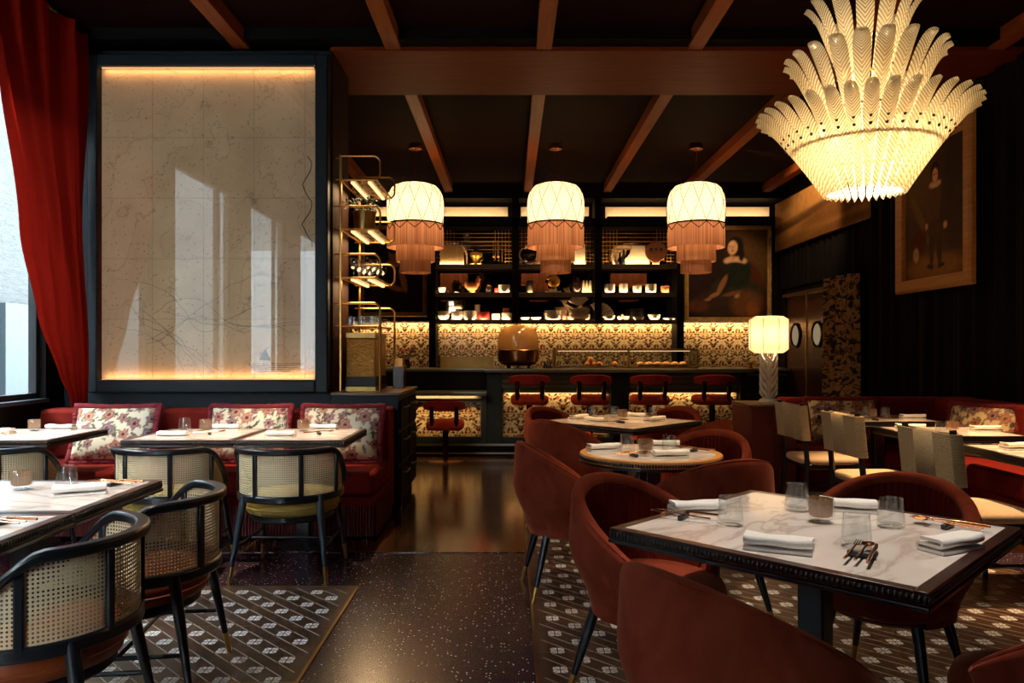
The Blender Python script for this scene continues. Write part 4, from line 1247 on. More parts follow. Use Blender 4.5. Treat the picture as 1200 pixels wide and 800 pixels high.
# ================================================================== BRASS SHELF RACK ON ITS CABINET
t = thing('service_cabinet', 'dark waist-high service cabinet with timber top under the brass shelf rack', 'cabinet', (-1.19, 6.8, 0))
MB().box(-0.285, 0.27, -0.55, 0.55, 0.08, 0.945).build('carcase', M['navy_wall'], t, bevel=0.004)
MB().box(-0.285, 0.24, -0.52, 0.52, 0.0, 0.08).build('plinth', M['void'], t)
MB().box(-0.287, 0.29, -0.56, 0.56, 0.945, 0.97).build('top', M['cabinet_top'], t, bevel=0.004)
for k, (z0, z1) in enumerate(((0.66, 0.90), (0.38, 0.63), (0.11, 0.35))):
    for a, b in ((-0.51, -0.02), (0.02, 0.51)):
        d = MB().box(0.27, 0.285, a, b, z0, z1).build('drawer', M['void'], t, bevel=0.004)
        MB().tube([(0.285, (a + b) / 2 - 0.11, z1 - 0.06), (0.315, (a + b) / 2 - 0.10, z1 - 0.06), (0.315, (a + b) / 2 + 0.10, z1 - 0.06), (0.285, (a + b) / 2 + 0.11, z1 - 0.06)], 0.006, 8).build('handle', M['steel'], d)
def brass_rack():
    t = thing('brass_rack', 'tall tubular brass rack of lit shelves standing on the dark service cabinet', 'rack', (-1.27, 6.82, 0.97))
    ox, oy, oz = 1.27, -6.82, -0.97
    def B(mb, name, mat, par=t, **kw): return mb.build(name, mat, par, (ox, oy, oz), **kw)
    xl, xr = -1.435, -1.10
    def hoop(y, zb, zt, rr=0.06, x1=xr):
        P = [(xl, y, zb)] if zb > 1.0 else []
        def arc(cx, cz, a0, a1):
            return [(cx + rr * cos(math.radians(a0 + (a1 - a0) * i / 6)), y, cz + rr * sin(math.radians(a0 + (a1 - a0) * i / 6))) for i in range(7)]
        if zb > 1.0: P += arc(x1 - rr, zb + rr, -90, 0)
        else: P += [(x1, y, zb)]
        P += arc(x1 - rr, zt - rr, 0, 90) + [(xl, y, zt)]
        return P
    LV = [(2.758, 2.96), (2.34, 2.535), (1.93, 2.13)]
    for y in (6.42, 7.22):
        B(MB().tube([(xl, y, 0.972), (xl, y, 2.97)], 0.0125, 10), 'upright', M['brass'])
        for zb, zt in LV: B(MB().tube(hoop(y, zb, zt), 0.009, 8), 'hoop', M['brass'])
        B(MB().tube(hoop(y, 0.972, 1.715), 0.010, 8), 'hoop', M['brass'])
    # wall stays
    st = MB()
    for z in (2.94, 2.758, 2.535, 2.34, 2.13, 1.93, 1.715, 1.52):
        for y in (6.42, 7.22): st.tube([(xl, y, z), (xl - 0.042, y, z)], 0.007, 8)
    B(st, 'wall_stays', M['brass'])
    for i, z in enumerate((2.758, 2.34, 1.93, 1.52)):
        x0, x1 = xl, xr - 0.03
        s = B(MB().box(x0, x1, 6.42, 7.22, z - 0.004, z + 0.004), 'glass_shelf', M['case_glass'])
        B(MB().tube([(x0, 6.42, z), (x0, 7.22, z)], 0.007, 8).tube([(x1, 6.42, z), (x1, 7.22, z)], 0.007, 8).tube([(x0, 6.42, z), (x1, 6.42, z)], 0.007, 8).tube([(x0, 7.22, z), (x1, 7.22, z)], 0.007, 8), 'shelf_rim', M['brass'], par=t)
        if i < 3:
            for xx in (x0 + 0.09, x1 - 0.07):
                B(MB().box(xx - 0.012, xx + 0.012, 6.46, 7.18, z - 0.020, z - 0.006), 'led_strip', M['led'])
            strip('rack_light', (ox + (x0 + x1) / 2, oy + 6.82, oz + z - 0.024), 0.25, 0.7, LE['rack'], parent=t)
    return t
brass_rack()
t = thing('wine_cooler', 'hammered brass cooler box with green base band standing inside the brass rack', 'cooler', (-1.285, 6.80, 0.97))
MB().box(-0.125, 0.125, -0.28, 0.28, 0.10, 0.45).build('hammered_body', M['hammered'], t, bevel=0.012)
MB().box(-0.13, 0.13, -0.285, 0.285, 0.45, 0.50).build('top_band', M['brass_dull'], t, bevel=0.004)
MB().box(-0.13, 0.13, -0.285, 0.285, 0.035, 0.12).build('base_band', M['dark_green'], t, bevel=0.004)
MB().box(-0.13, 0.13, -0.285, 0.285, 0.0, 0.035).build('foot_band', M['brass_dull'], t)
# ================================================================== TABLEWARE KINDS
def make_tumbler(r0=0.042, r1=0.036, h=0.094):
    t = MB().lathe([(0, 0.0), (r0 - 0.006, 0.0), (r0, 0.006), (r0, 0.02), (r1, h), (r1 - 0.0016, h), (r0 - 0.003, 0.02), (r0 - 0.008, 0.011), (0, 0.010)], 32).build('tumbler', M['glass'], ang=50)
    return tag(t, '', 'glass')
tumbler = Kind(make_tumbler)
def make_votive():
    t = thing('votive_holder', '', 'candle holder')
    n = 72
    def fo(u, w):
        prof = [(0.0, 0.004), (0.030, 0.004), (0.036, 0.010), (0.043, 0.028), (0.044, 0.066), (0.040, 0.080), (0.037, 0.081), (0.037, 0.079)]
        k = w * 7; i = min(int(k), 6); f = k - i
        r = prof[i][0] * (1 - f) + prof[i + 1][0] * f; z = prof[i][1] * (1 - f) + prof[i + 1][1] * f
        return (r * cos(2 * PI * u), r * sin(2 * PI * u), z)
    mb = MB(); mb.grid(fo, 40, 22, cu=True); mb.build('outer_glass', M['glass'], t, ang=60)
    def fi(u, w):
        prof = [(0.0, 0.018), (0.030, 0.018), (0.0355, 0.024), (0.037, 0.05), (0.037, 0.078)]
        k = w * 4; i = min(int(k), 3); f = k - i
        r = prof[i][0] * (1 - f) + prof[i + 1][0] * f; z = prof[i][1] * (1 - f) + prof[i + 1][1] * f
        r *= 1 + 0.03 * sin(2 * PI * u * 26) * (w > 0.3)
        return (r * cos(2 * PI * u), r * sin(2 * PI * u), z)
    mb = MB(); mb.grid(fi, 156, 12, cu=True); mb.build('ribbed_cup', M['amber_milk'], t, ang=180)
    MB().lathe([(0, 0.02), (0.026, 0.02), (0.026, 0.035), (0.022, 0.038), (0, 0.038)], 20).build('candle', M['ivory'], t)
    MB().lathe([(0, 0.0), (0.026, 0.0), (0.028, 0.005), (0, 0.006)], 28).build('foot', M['glass'], t)
    return t
votive = Kind(make_votive)
def make_napkin():
    """napkin folded in three; long axis X, folds show at the ends"""
    w, L = 0.082, 0.185
    # S-shaped section of a folded cloth
    sec = []
    def arc(cx, cz, r, a0, a1, n=7): return [(cx + r * cos(math.radians(a0 + (a1 - a0) * i / (n - 1))), cz + r * sin(math.radians(a0 + (a1 - a0) * i / (n - 1)))) for i in range(n)]
    mid = [(-w / 2, 0.0045)] + [(w / 2 - 0.008, 0.0045)] + arc(w / 2 - 0.008, 0.0115, 0.007, -80, 80) + [(w / 2 - 0.01, 0.0185), (-w / 2 + 0.012, 0.0195)] + list(reversed(arc(-w / 2 + 0.012, 0.0270, 0.0075, 100, 260))) + [(-w / 2 + 0.014, 0.0345), (w / 2 - 0.012, 0.0325)]
    th = 0.0042
    n = len(mid); up = []; dn = []
    for i in range(n):
        a, b = mid[max(i - 1, 0)], mid[min(i + 1, n - 1)]
        tx, tz = b[0] - a[0], b[1] - a[1]; l = math.hypot(tx, tz) or 1
        up.append((mid[i][0] - tz / l * th, mid[i][1] + tx / l * th)); dn.append((mid[i][0] + tz / l * th, mid[i][1] - tx / l * th))
    loop = up + dn[::-1]
    mb = MB(); m = 10; K = len(loop)
    vs = []
    for j in range(m):
        f = j / (m - 1); x = -L / 2 + L * f
        for (y, z) in loop:
            wob = 0.0016 * sin(9 * f + y * 60) * (z > 0.012)
            vs.append((x, y * (1 + 0.03 * sin(5 * f)), max(0.0003, z * (1 + 0.10 * (f - 0.5) * (f - 0.5) * 4) + wob)))
    fs = [(j * K + i, j * K + (i + 1) % K, (j + 1) * K + (i + 1) % K, (j + 1) * K + i) for j in range(m - 1) for i in range(K)]
    for e in (0, m - 1):
        for i in range(n - 1):
            q = (e * K + i, e * K + i + 1, e * K + K - 2 - i, e * K + K - 1 - i)
            fs.append(q if e == 0 else q[::-1])
    mb.add(vs, fs)
    return tag(mb.build('napkin', M['linen'], fix=True, ang=60), '', 'napkin')
napkin = Kind(make_napkin)
def make_fork():
    mb = MB()
    mb.tube([(0, -0.10, 0.004), (0, -0.04, 0.005), (0, 0.03, 0.010), (0, 0.05, 0.010)], [0.0045, 0.004, 0.003, 0.004], 8, flat=0.6)
    mb.ribbon([(0, 0.045, 0.010), (0, 0.055, 0.008), (0, 0.065, 0.007)], [0.008, 0.02, 0.022], 0.002)
    for x in (-0.009, -0.003, 0.003, 0.009):
        mb.tube([(x, 0.062, 0.007), (x, 0.085, 0.0085), (x, 0.105, 0.012)], [0.0018, 0.0016, 0.0008], 6)
    return tag(mb.build('fork', M['copper'], ang=60), '', 'fork')
def make_spoon():
    mb = MB()
    mb.tube([(0, -0.10, 0.004), (0, -0.04, 0.005), (0, 0.03, 0.010), (0, 0.055, 0.009)], [0.0045, 0.004, 0.003, 0.005], 8, flat=0.6)
    def fn(u, w):
        a = 2 * PI * u; r = w
        return (0.017 * r * cos(a), 0.08 + 0.028 * r * sin(a), 0.003 + 0.007 * r * r)
    mb.grid(fn, 24, 6, cu=True); mb.grid(lambda u, w: tuple(v - (0.0012 if i == 2 else 0) for i, v in enumerate(fn(u, w))), 24, 6, cu=True, flip=True)
    return tag(mb.build('spoon', M['copper'], ang=60), '', 'spoon')
def make_knife():
    mb = MB()
    mb.tube([(0, -0.11, 0.005), (0, -0.03, 0.006), (0, 0.0, 0.006)], [0.0048, 0.0052, 0.004], 8)
    mb.prism([(-0.003, -0.002), (0.006, 0.0), (0.008, 0.06), (0.004, 0.10), (-0.003, 0.11)], 0.0052, 0.0068)
    return tag(mb.build('knife', M['copper'], ang=40), '', 'knife')
def make_rest():
    mb = MB(); mb.cbox((0, 0, 0.008), (0.075, 0.018, 0.016))
    return tag(mb.build('cutlery_rest', M['rest'], bevel=0.004), '', 'cutlery rest')
fork, spoon, knife, rest = Kind(make_fork), Kind(make_spoon), Kind(make_knife), Kind(make_rest)
TZ = 0.7510
def cutlery(x, y, a, where, kinds='fsk', s=1.0):
    """set laid across a black rest; a = direction the heads point"""
    d = Vector((-sin(a), cos(a), 0)); n = Vector((cos(a), sin(a), 0))
    rest((x, y, TZ), a, 'small black cutlery rest ' + where)
    for k, off in (('f', -0.024), ('s', 0.002), ('k', 0.027)):
        if k not in kinds: continue
        p = Vector((x, y, TZ + 0.0125)) + n * off + d * 0.0
        nm = {'f': ('copper-toned fork', fork), 's': ('copper-toned spoon', spoon), 'k': ('copper-toned knife', knife)}[k]
        nm[1](tuple(p), a + (0.07 if k == 'k' else 0), nm[0] + ' on the black rest ' + where)

# ================================================================== AISLE TABLES WITH VELVET CHAIRS
Q = PI / 4
t = table_square(0.935, 0.935); place(t, (0.98, 2.44, 0), Q)
t['label'] = 'large square marble table with beaded black edge nearest the viewer, four velvet chairs round it'
tF = clone(t, (0.885, 6.12, 0), Q, 'square beaded-edge marble table nearest the bar stools, with velvet chairs', None)
tR = table_round(); place(tR, (0.778, 4.22, 0), 0.3)
tR['label'] = 'round marble table with beaded edge between the two square velvet-chair tables'
VC = 'rust velvet barrel chairs in the aisle'
TURN = {(0.575, 1.86): -0.42}
def toward(x, y, tx, ty): return math.atan2(-(tx - x), ty - y)
for (x, y, tx, ty, lab) in (
    (0.575, 1.86, 0.98, 2.44, 'rust velvet barrel chair at the foreground square table, nearest, its rounded back to the viewer'),
    (0.535, 2.885, 0.98, 2.44, 'rust velvet barrel chair at the left back side of the foreground square table'),
    (1.44, 2.90, 0.98, 2.44, 'rust velvet barrel chair behind the foreground square table, pleated back facing the viewer'),
    (1.43, 1.92, 0.98, 2.44, 'dark velvet barrel chair cut by the bottom right corner of the photo'),
    (0.325, 4.17, 0.78, 4.22, 'rust velvet barrel chair at the aisle side of the round table'),
    (0.97, 3.73, 0.80, 4.22, 'rust velvet barrel chair with its back to the viewer before the round table'),
    (1.13, 4.58, 0.78, 4.22, 'rust velvet barrel chair behind the round table towards the rope-back chairs'),
    (0.43, 5.65, 0.885, 6.12, 'rust velvet barrel chair at the far square table, aisle side, its back to the viewer'),
    (0.43, 6.58, 0.885, 6.12, 'rust velvet barrel chair at the far square table, aisle side, nearest the bar'),
    (1.34, 6.58, 0.885, 6.12, 'rust velvet barrel chair facing the viewer behind the far square table'),
    (1.34, 5.65, 0.885, 6.12, 'rust velvet barrel chair at the far square table, just behind the round table')):
    barrel((x, y, 0), toward(x, y, tx, ty) + TURN.get((x, y), 0), lab, VC)

G = 'on the foreground square table'
tumbler((1.005, 2.205, TZ), 0, 'clear tumbler beside the cutlery at the near edge of the foreground square table')
tumbler((0.717, 2.475, TZ), 0, 'clear tumbler beside the napkin at the left corner of the foreground square table')
tumbler((1.019, 2.70, TZ), 0, 'clear tumbler just behind the ribbed votive on the foreground square table')
tumbler((1.225, 2.445, TZ), 0, 'clear tumbler to the right of the ribbed votive on the foreground square table')
votive((1.03, 2.52, TZ), 0, 'ribbed amber votive holder in the middle of the foreground square table')
napkin((0.765, 2.165, TZ), -0.45, 'folded white napkin at the near edge of the foreground square table')
napkin((1.20, 2.70, TZ), -0.35, 'folded white napkin at the far edge of the foreground square table before the pleated chair')
napkin((0.655, 2.665, TZ), 0.15, 'folded white napkin at the left corner of the foreground square table')
napkin((1.262, 2.175, TZ), 0.45, 'folded white napkin at the right side of the foreground square table')
cutlery(0.965, 2.085, -0.62, 'at the near edge of the foreground square table')
cutlery(0.585, 2.565, 1.0, 'at the left corner of the foreground square table', 'fk')
cutlery(1.40, 2.43, 0.70, 'at the right side of the foreground square table')

R = 'on the round table'
tumbler((0.655, 4.265, TZ), 0, 'clear tumbler left of the votive on the round table')
tumbler((0.885, 4.225, TZ), 0, 'clear tumbler right of the votive on the round table')
votive((0.745, 4.18, TZ), 0, 'ribbed glass votive holder in the middle of the round table')
napkin((0.53, 4.30, TZ), 0.3, 'folded white napkin at the aisle side of the round table')
napkin((0.85, 4.03, TZ), 0.1, 'folded white napkin at the near side of the round table')
napkin((0.90, 4.46, TZ), -0.2, 'folded white napkin at the far side of the round table')
cutlery(0.66, 4.06, -1.2, 'at the near side of the round table', 'fs')
cutlery(1.03, 4.26, 0.9, 'at the right side of the round table', 'fsk')

tumbler((0.694, 6.40, TZ), 0, 'clear tumbler at the aisle corner of the far square table')
tumbler((0.875, 6.40, TZ), 0, 'clear tumbler just behind the votive on the far square table')
tumbler((1.191, 6.33, TZ), 0, 'clear tumbler at the right corner of the far square table')
votive((0.925, 6.25, TZ), 0, 'ribbed glass votive holder on the far square table near the bar')
napkin((0.56, 6.22, TZ), 0.9, 'folded white napkin at the aisle corner of the far square table')
napkin((0.68, 5.99, TZ), -0.7, 'folded white napkin at the near left side of the far square table')
napkin((1.07, 6.42, TZ), -0.6, 'folded white napkin at the far side of the far square table')
napkin((1.15, 6.05, TZ), 0.7, 'folded white napkin at the near right side of the far square table')
cutlery(0.86, 5.93, -0.7, 'on the far square table', 'fs')

# ================================================================== LEFT TABLES
LT = 'marble tables on the window side'
t1 = table_square(0.70, 0.72, bead=True); place(t1, (-3.27, 5.15, 0), 0); t1['label'] = 'marble banquette table in the window corner, before the leftmost flowered cushion'
tB = clone(t1, (-2.11, 5.15, 0), 0, 'marble banquette table before the middle flowered cushion')
tC = clone(t1, (-1.395, 5.15, 0), 0, 'marble banquette table nearest the aisle, before the flowered cushion at the banquette end')
t2 = table_square(0.76, 0.665, bead=True); place(t2, (-1.905, 2.995, 0), 0); t2['label'] = 'marble table in the left foreground with a votive and tumbler, farther of the pair'
clone(t2, (-1.905, 2.315, 0), 0, 'marble table at the left edge of the photo, nearer of the foreground pair')
CC = 'cane-backed tub chairs'
cane_yellow((-1.31, 4.545, 0), 0.0, 'cane tub chair with yellow velvet seat at the aisle-end banquette table', CC)
cane_yellow((-2.03, 4.545, 0), -0.06, 'cane tub chair with yellow velvet seat at the middle table below the framed map', CC)
cane_yellow((-3.02, 4.55, 0), 0.0, 'cane tub chair at the left edge of the photo before the window-corner table', CC)
cane_tan((-1.46, 3.00, 0), PI / 2 + 0.12, 'cane tub chair with tan leather seat, farther of the pair in the left foreground', CC)
cane_tan((-1.475, 2.37, 0), PI / 2 + 0.12, 'cane tub chair with tan leather seat at the bottom left corner of the photo', CC)

votive((-3.36, 5.36, TZ), 0, 'ribbed glass votive holder on the window-corner banquette table')
napkin((-3.47, 5.15, TZ), 0.1, 'folded white napkin near the front of the window-corner banquette table')
napkin((-3.20, 5.41, TZ), 0.0, 'folded white napkin beside the votive on the window-corner banquette table')
cutlery(-3.40, 4.98, -1.3, 'on the window-corner banquette table', 'fs')
tumbler((-2.285, 5.33, TZ), 0, 'clear tumbler on the middle table below the framed map')
votive((-2.16, 5.38, TZ), 0, 'ribbed glass votive holder on the middle table below the framed map')
napkin((-2.02, 5.42, TZ), 0.0, 'folded white napkin beside the votive on the middle table below the framed map')
napkin((-2.20, 4.96, TZ), 0.05, 'folded white napkin at the front of the middle table below the framed map')
cutlery(-2.03, 5.12, -1.1, 'on the middle table below the framed map', 'fs')
tumbler((-1.60, 5.33, TZ), 0, 'clear tumbler on the aisle-end banquette table')
votive((-1.455, 5.34, TZ), 0, 'ribbed glass votive holder on the aisle-end banquette table')
napkin((-1.33, 5.42, TZ), 0.0, 'folded white napkin beside the votive on the aisle-end banquette table')
napkin((-1.50, 4.97, TZ), 0.05, 'folded white napkin at the front of the aisle-end banquette table')
cutlery(-1.29, 5.12, -1.1, 'on the aisle-end banquette table', 'fs')
votive((-1.995, 3.10, TZ), 0, 'ribbed glass votive holder on the farther left foreground table')
tumbler((-1.834, 3.14, TZ), 0, 'clear tumbler on the farther left foreground table')
napkin((-1.70, 3.00, TZ), 0.45, 'folded white napkin on the farther left foreground table')
cutlery(-1.66, 3.19, 1.35, 'on the farther left foreground table', 'fsk')
cutlery(-1.66, 2.47, 1.35, 'on the nearer left foreground table', 'fsk')

# ================================================================== RIGHT TABLES
t3 = table_square(0.75, 0.64, bead=False, edge='black_wood'); place(t3, (3.075, 6.36, 0), 0); t3['label'] = 'dark-edged banquette table before the flowered cushion beside the lamp'
clone(t3, (3.075, 5.33, 0), 0, 'dark-edged banquette table in the middle of the right row, before the corner cushion')
clone(t3, (3.075, 4.27, 0), 0, 'dark-edged banquette table at the right, one napkin on it, second row from the viewer')
clone(t3, (3.075, 3.22, 0), 0, 'dark-edged banquette table hidden at the right edge beyond the foreground chair')
RC = 'rope-backed chairs'
rope_chair((2.52, 6.16, 0), -PI / 2 + 0.03, 'rope-backed chair nearest the table lamp', RC)
rope_chair((2.52, 5.21, 0), -PI / 2 + 0.03, 'rope-backed chair, middle of the three facing the corner banquette', RC)
rope_chair((2.53, 4.15, 0), -PI / 2 + 0.03, 'rope-backed chair nearest the foreground table, widest woven panel in view', RC)
rope_chair((2.56, 3.10, 0), -PI / 2 + 0.03, 'rope-backed chair cut by the right edge of the photo', RC)
tumbler((2.90, 6.20, TZ), 0, 'clear tumbler nearest the rope chair on the banquette table by the lamp')
tumbler((3.12, 6.32, TZ), 0, 'clear tumbler right of the votive on the banquette table by the lamp')
votive((3.02, 6.34, TZ), 0, 'amber votive holder on the banquette table by the lamp')
napkin((3.32, 6.27, TZ), 0.0, 'folded white napkin on the banquette table by the lamp')
napkin((2.80, 6.50, TZ), 0.0, 'folded white napkin before the cushion on the banquette table by the lamp')
cutlery(2.95, 6.14, -1.4, 'on the banquette table by the lamp', 'fs')
tumbler((2.89, 5.09, TZ), 0, 'clear tumbler on the middle right banquette table')
votive((3.04, 5.22, TZ), 0, 'amber votive holder on the middle right banquette table')
napkin((3.33, 5.33, TZ), 0.0, 'folded white napkin by the cushion on the middle right banquette table')
napkin((2.87, 5.45, TZ), -0.2, 'folded white napkin behind the rope chair on the middle right banquette table')
napkin((2.91, 4.35, TZ), 0.1, 'folded white napkin on the second right banquette table from the viewer')
cutlery(2.98, 4.22, -1.2, 'on the second right banquette table from the viewer', 'fs')

# ================================================================== BANQUETTES
t = thing('banquette', 'long red velvet banquette with fringed skirt below the framed map', 'banquette', (-2.3, 5.72, 0))
x0, x1 = -3.69 + 2.3, -0.95 + 2.3
ZS = 0.47
MB().box(x0, x1, -0.40, 0.30, 0.05, 0.30).build('base', M['red_velvet'], t, bevel=0.01)
for a, b in ((x0, x0 + 0.92), (x0 + 0.925, x0 + 1.83), (x0 + 1.835, x1)):
    MB().box(a + 0.002, b - 0.002, -0.44, 0.26, 0.30, ZS).build('seat_cushion', M['red_velvet'], t, bevel=0.035, bseg=4)
    MB().box(a + 0.002, b - 0.002, 0.22, 0.46, ZS + 0.001, 0.855).build('backrest', M['red_velvet'], t, bevel=0.03, bseg=4)
MB().box(x1 - 0.10, x1 + 0.0, 0.20, 0.50, 0.06, 0.862).build('end_panel', M['red_velvet'], t, bevel=0.015)
sk = MB()
def skf(u, w): return (x0 + (x1 - x0) * u, -0.412 - 0.008 * (int(u * 260) % 2) - 0.004 * (1 - w), 0.02 + 0.21 * w)
sk.grid(skf, 521, 3); sk.grid(lambda u, w: (x1 + 0.010 + 0.006 * (int(u * 60) % 2), -0.41 + 0.70 * u, 0.02 + 0.21 * w), 121, 3)
sk.build('bullion_skirt', M['skirt'], t, ang=180)
MB().box(x0, x1, -0.36, 0.28, 0.0, 0.05).build('plinth', M['void'], t)

def lean_cushion(seed, label, loc, rz, lean, base, group, **kw):
    c = make_cushion(seed, label, group, base, **kw)
    c.location = loc; c.rotation_euler = (lean, 0, rz); return c
CG = 'flowered cushions with maroon fringe'
for seed, x, rz, lab in ((11, -2.99, 0.06, 'flowered cushion with maroon fringe in the window corner beside the red curtain'),
                     (23, -1.985, -0.03, 'flowered cushion with maroon fringe, middle of three on the long banquette'),
                     (37, -1.285, -0.04, 'flowered cushion with maroon fringe at the aisle end of the long banquette')):
    lean_cushion(seed, lab, (x, 5.68, ZS + 0.015), rz, -0.33, H('#d3c7ae'), CG)
t = thing('corner_banquette', 'red velvet corner banquette along the dark drapes at the right', 'banquette', (3.2, 6.9, 0))
MB().box(-0.72, 1.10, -0.40, 0.16, 0.06, 0.30).box(0.25, 1.10, -4.6, -0.40, 0.06, 0.30).build('base', M['red_velvet'], t, bevel=0.01)
MB().box(-0.72, 1.08, -0.47, 0.06, 0.30, ZS).build('seat_cushion', M['red_velvet'], t, bevel=0.035, bseg=4)
MB().box(-0.72, 1.08, 0.0, 0.22, ZS + 0.001, 0.885).build('backrest', M['red_velvet'], t, bevel=0.03, bseg=4)
for a, b in ((-2.2, -0.475), (-4.6, -2.205)):
    MB().box(0.22, 0.72, a + 0.003, b - 0.003, 0.30, ZS).build('seat_cushion', M['red_velvet'], t, bevel=0.035, bseg=4)
for a, b in ((-2.2, 0.02), (-4.6, -2.205)):
    MB().box(0.66, 0.92, a + 0.003, b - 0.003, ZS + 0.001, 0.895).build('backrest', M['red_velvet'], t, bevel=0.03, bseg=4)
MB().box(-0.70, 1.06, -0.36, 0.14, 0.0, 0.06).box(0.3, 1.06, -4.58, -0.36, 0.0, 0.06).build('plinth', M['void'], t)
lean_cushion(51, 'wide flowered cushion with red fringe on the corner banquette by the lamp', (2.98, 6.76, ZS + 0.015), 0.0, -0.26, H('#d6bf90'), CG, w=0.62, h=0.40)
lean_cushion(64, 'flowered cushion with red fringe in the corner under the standing-figure painting', (3.70, 6.02, ZS + 0.015), -1.15, -0.26, H('#d6bf90'), CG, w=0.56, h=0.40)
t = thing('lamp_cabinet', 'red lacquered cabinet carrying the white table lamp', 'cabinet', (2.25, 6.76, 0))
MB().box(-0.20, 0.20, -0.26, 0.26, 0.06, 0.83).build('carcase', M['red_lacquer'], t, bevel=0.006)
MB().box(-0.205, 0.205, -0.265, 0.265, 0.83, 0.853).build('top', M['cabinet_top'], t, bevel=0.004)
MB().box(-0.18, 0.18, -0.24, 0.24, 0.0, 0.06).build('plinth', M['void'], t)
for a, b in ((-0.195, -0.003), (0.003, 0.195)):
    MB().box(a, b, -0.272, -0.26, 0.08, 0.82).build('door', M['red_lacquer'], t, bevel=0.004)
table_lamp((2.285, 6.72, 0.853))

# ================================================================== LAMPS IN PLACE
chandelier(1.735, 3.72, 2.085)
pendant = Kind(make_pendant)
pendant((-1.203, 9.62, 2.296), 0.1, 'fringed cream pendant lamp beside the brass rack', 'three fringed pendant lamps over the bar')
pendant((0.575, 9.62, 2.296), 0.5, 'fringed cream pendant lamp in the middle over the bar', 'three fringed pendant lamps over the bar')
pendant((2.353, 9.62, 2.296), 0.9, 'fringed cream pendant lamp before the portrait of a seated woman', 'three fringed pendant lamps over the bar')
SG = 'bar stools along the counter'
stool_low((-0.77, 9.02, 0), 0, 'low red bar stool at the lower section of the bar', SG)
for x, lab in ((0.225, 'tall red bar stool nearest the lower bar section'), (0.94, 'tall red bar stool, second from the lower bar section'),
               (1.645, 'tall red bar stool, second from the right end of the bar'), (2.385, 'tall red bar stool at the right end of the bar')):
    stool_high((x, 8.98, 0), 0, lab, SG)

# ================================================================== WALL PICTURES
t = thing('framed_map', 'very large map with added paper glow in deep dark frame under glass above the banquette', 'framed map', (-2.4765, YP, 0.97))
W2, HH = 0.985, 2.77
fr = MB(); dp = -0.10
ix0, ix1, iz0, iz1 = -0.90, 0.88, 0.105, 2.675
fr.box(-W2, ix0, dp, 0, 0, HH); fr.box(ix1, W2, dp, 0, 0, HH); fr.box(ix0, ix1, dp, 0, 0, iz0); fr.box(ix0, ix1, dp, 0, iz1, HH)
fr.build('frame', M['navy_wall'], t, bevel=0.012)
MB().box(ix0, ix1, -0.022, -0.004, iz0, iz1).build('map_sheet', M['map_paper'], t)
mk = MB(); rnd = random.Random(9); yk = -0.0235
for k in range(9):      # coast, rivers and boundary lines
    P = []; x = rnd.uniform(ix0 + 0.05, ix0 + 0.5); z = iz0 + rnd.uniform(0.25, 1.0); a = rnd.uniform(-0.5, 0.6)
    for i in range(40):
        a += rnd.uniform(-0.32, 0.32); a = max(-1.1, min(1.1, a)); x += 0.034 * cos(a); z += 0.034 * sin(a)
        if not (ix0 + 0.03 < x < ix1 - 0.03 and iz0 + 0.04 < z < iz1 - 0.1): break
        P.append((x, yk, z))
    if len(P) > 3: mk.tube(P, 0.0013, 4)
for (cx, top, bot, am) in ((0.80, 1.95, 1.2, 0.05),):
    mk.tube([(cx + am * sin(i * 0.9) * rnd.uniform(0.5, 1), yk, top - (top - bot) * i / 16) for i in range(17)], 0.004, 4)
for k in range(4): mk.tube([(ix0, yk, iz0 + 0.5 * (k + 1)), (ix1, yk, iz0 + 0.5 * (k + 1))], 0.0009, 4); mk.tube([(ix0 + 0.42 * (k + 1), yk, iz0), (ix0 + 0.42 * (k + 1), yk, iz1)], 0.0009, 4)
mk.add([(0.40, yk, iz0 + 0.16), (0.50, yk, iz0 + 0.16), (0.45, yk, iz0 + 0.26)], [(0, 1, 2)])
for k in range(5): mk.box(0.30 + 0.02 * k, 0.78 - 0.03 * k, yk, yk + 0.0005, iz0 + 0.13 - 0.016 * k, iz0 + 0.134 - 0.016 * k)
mk.build('map_lines', M['map_ink'], t, ang=180)
MB().box(ix0, ix1, -0.088, -0.082, iz0, iz1).build('glass_pane', M['map_glass'], t)
for z, s in ((iz1 - 0.006, 1), (iz0 + 0.006, -1)):
    MB().box(ix0 + 0.02, ix1 - 0.02, -0.062, -0.045, z - 0.003, z + 0.003).build('led_strip', M['led_soft'], t)
    strip('map_light', ((ix0 + ix1) / 2, -0.052, z - 0.006 * s), ix1 - ix0 - 0.06, 0.015, LE['map'], (math.radians(25) if s > 0 else math.radians(155), 0, 0), (1.0, 0.52, 0.22), parent=t)

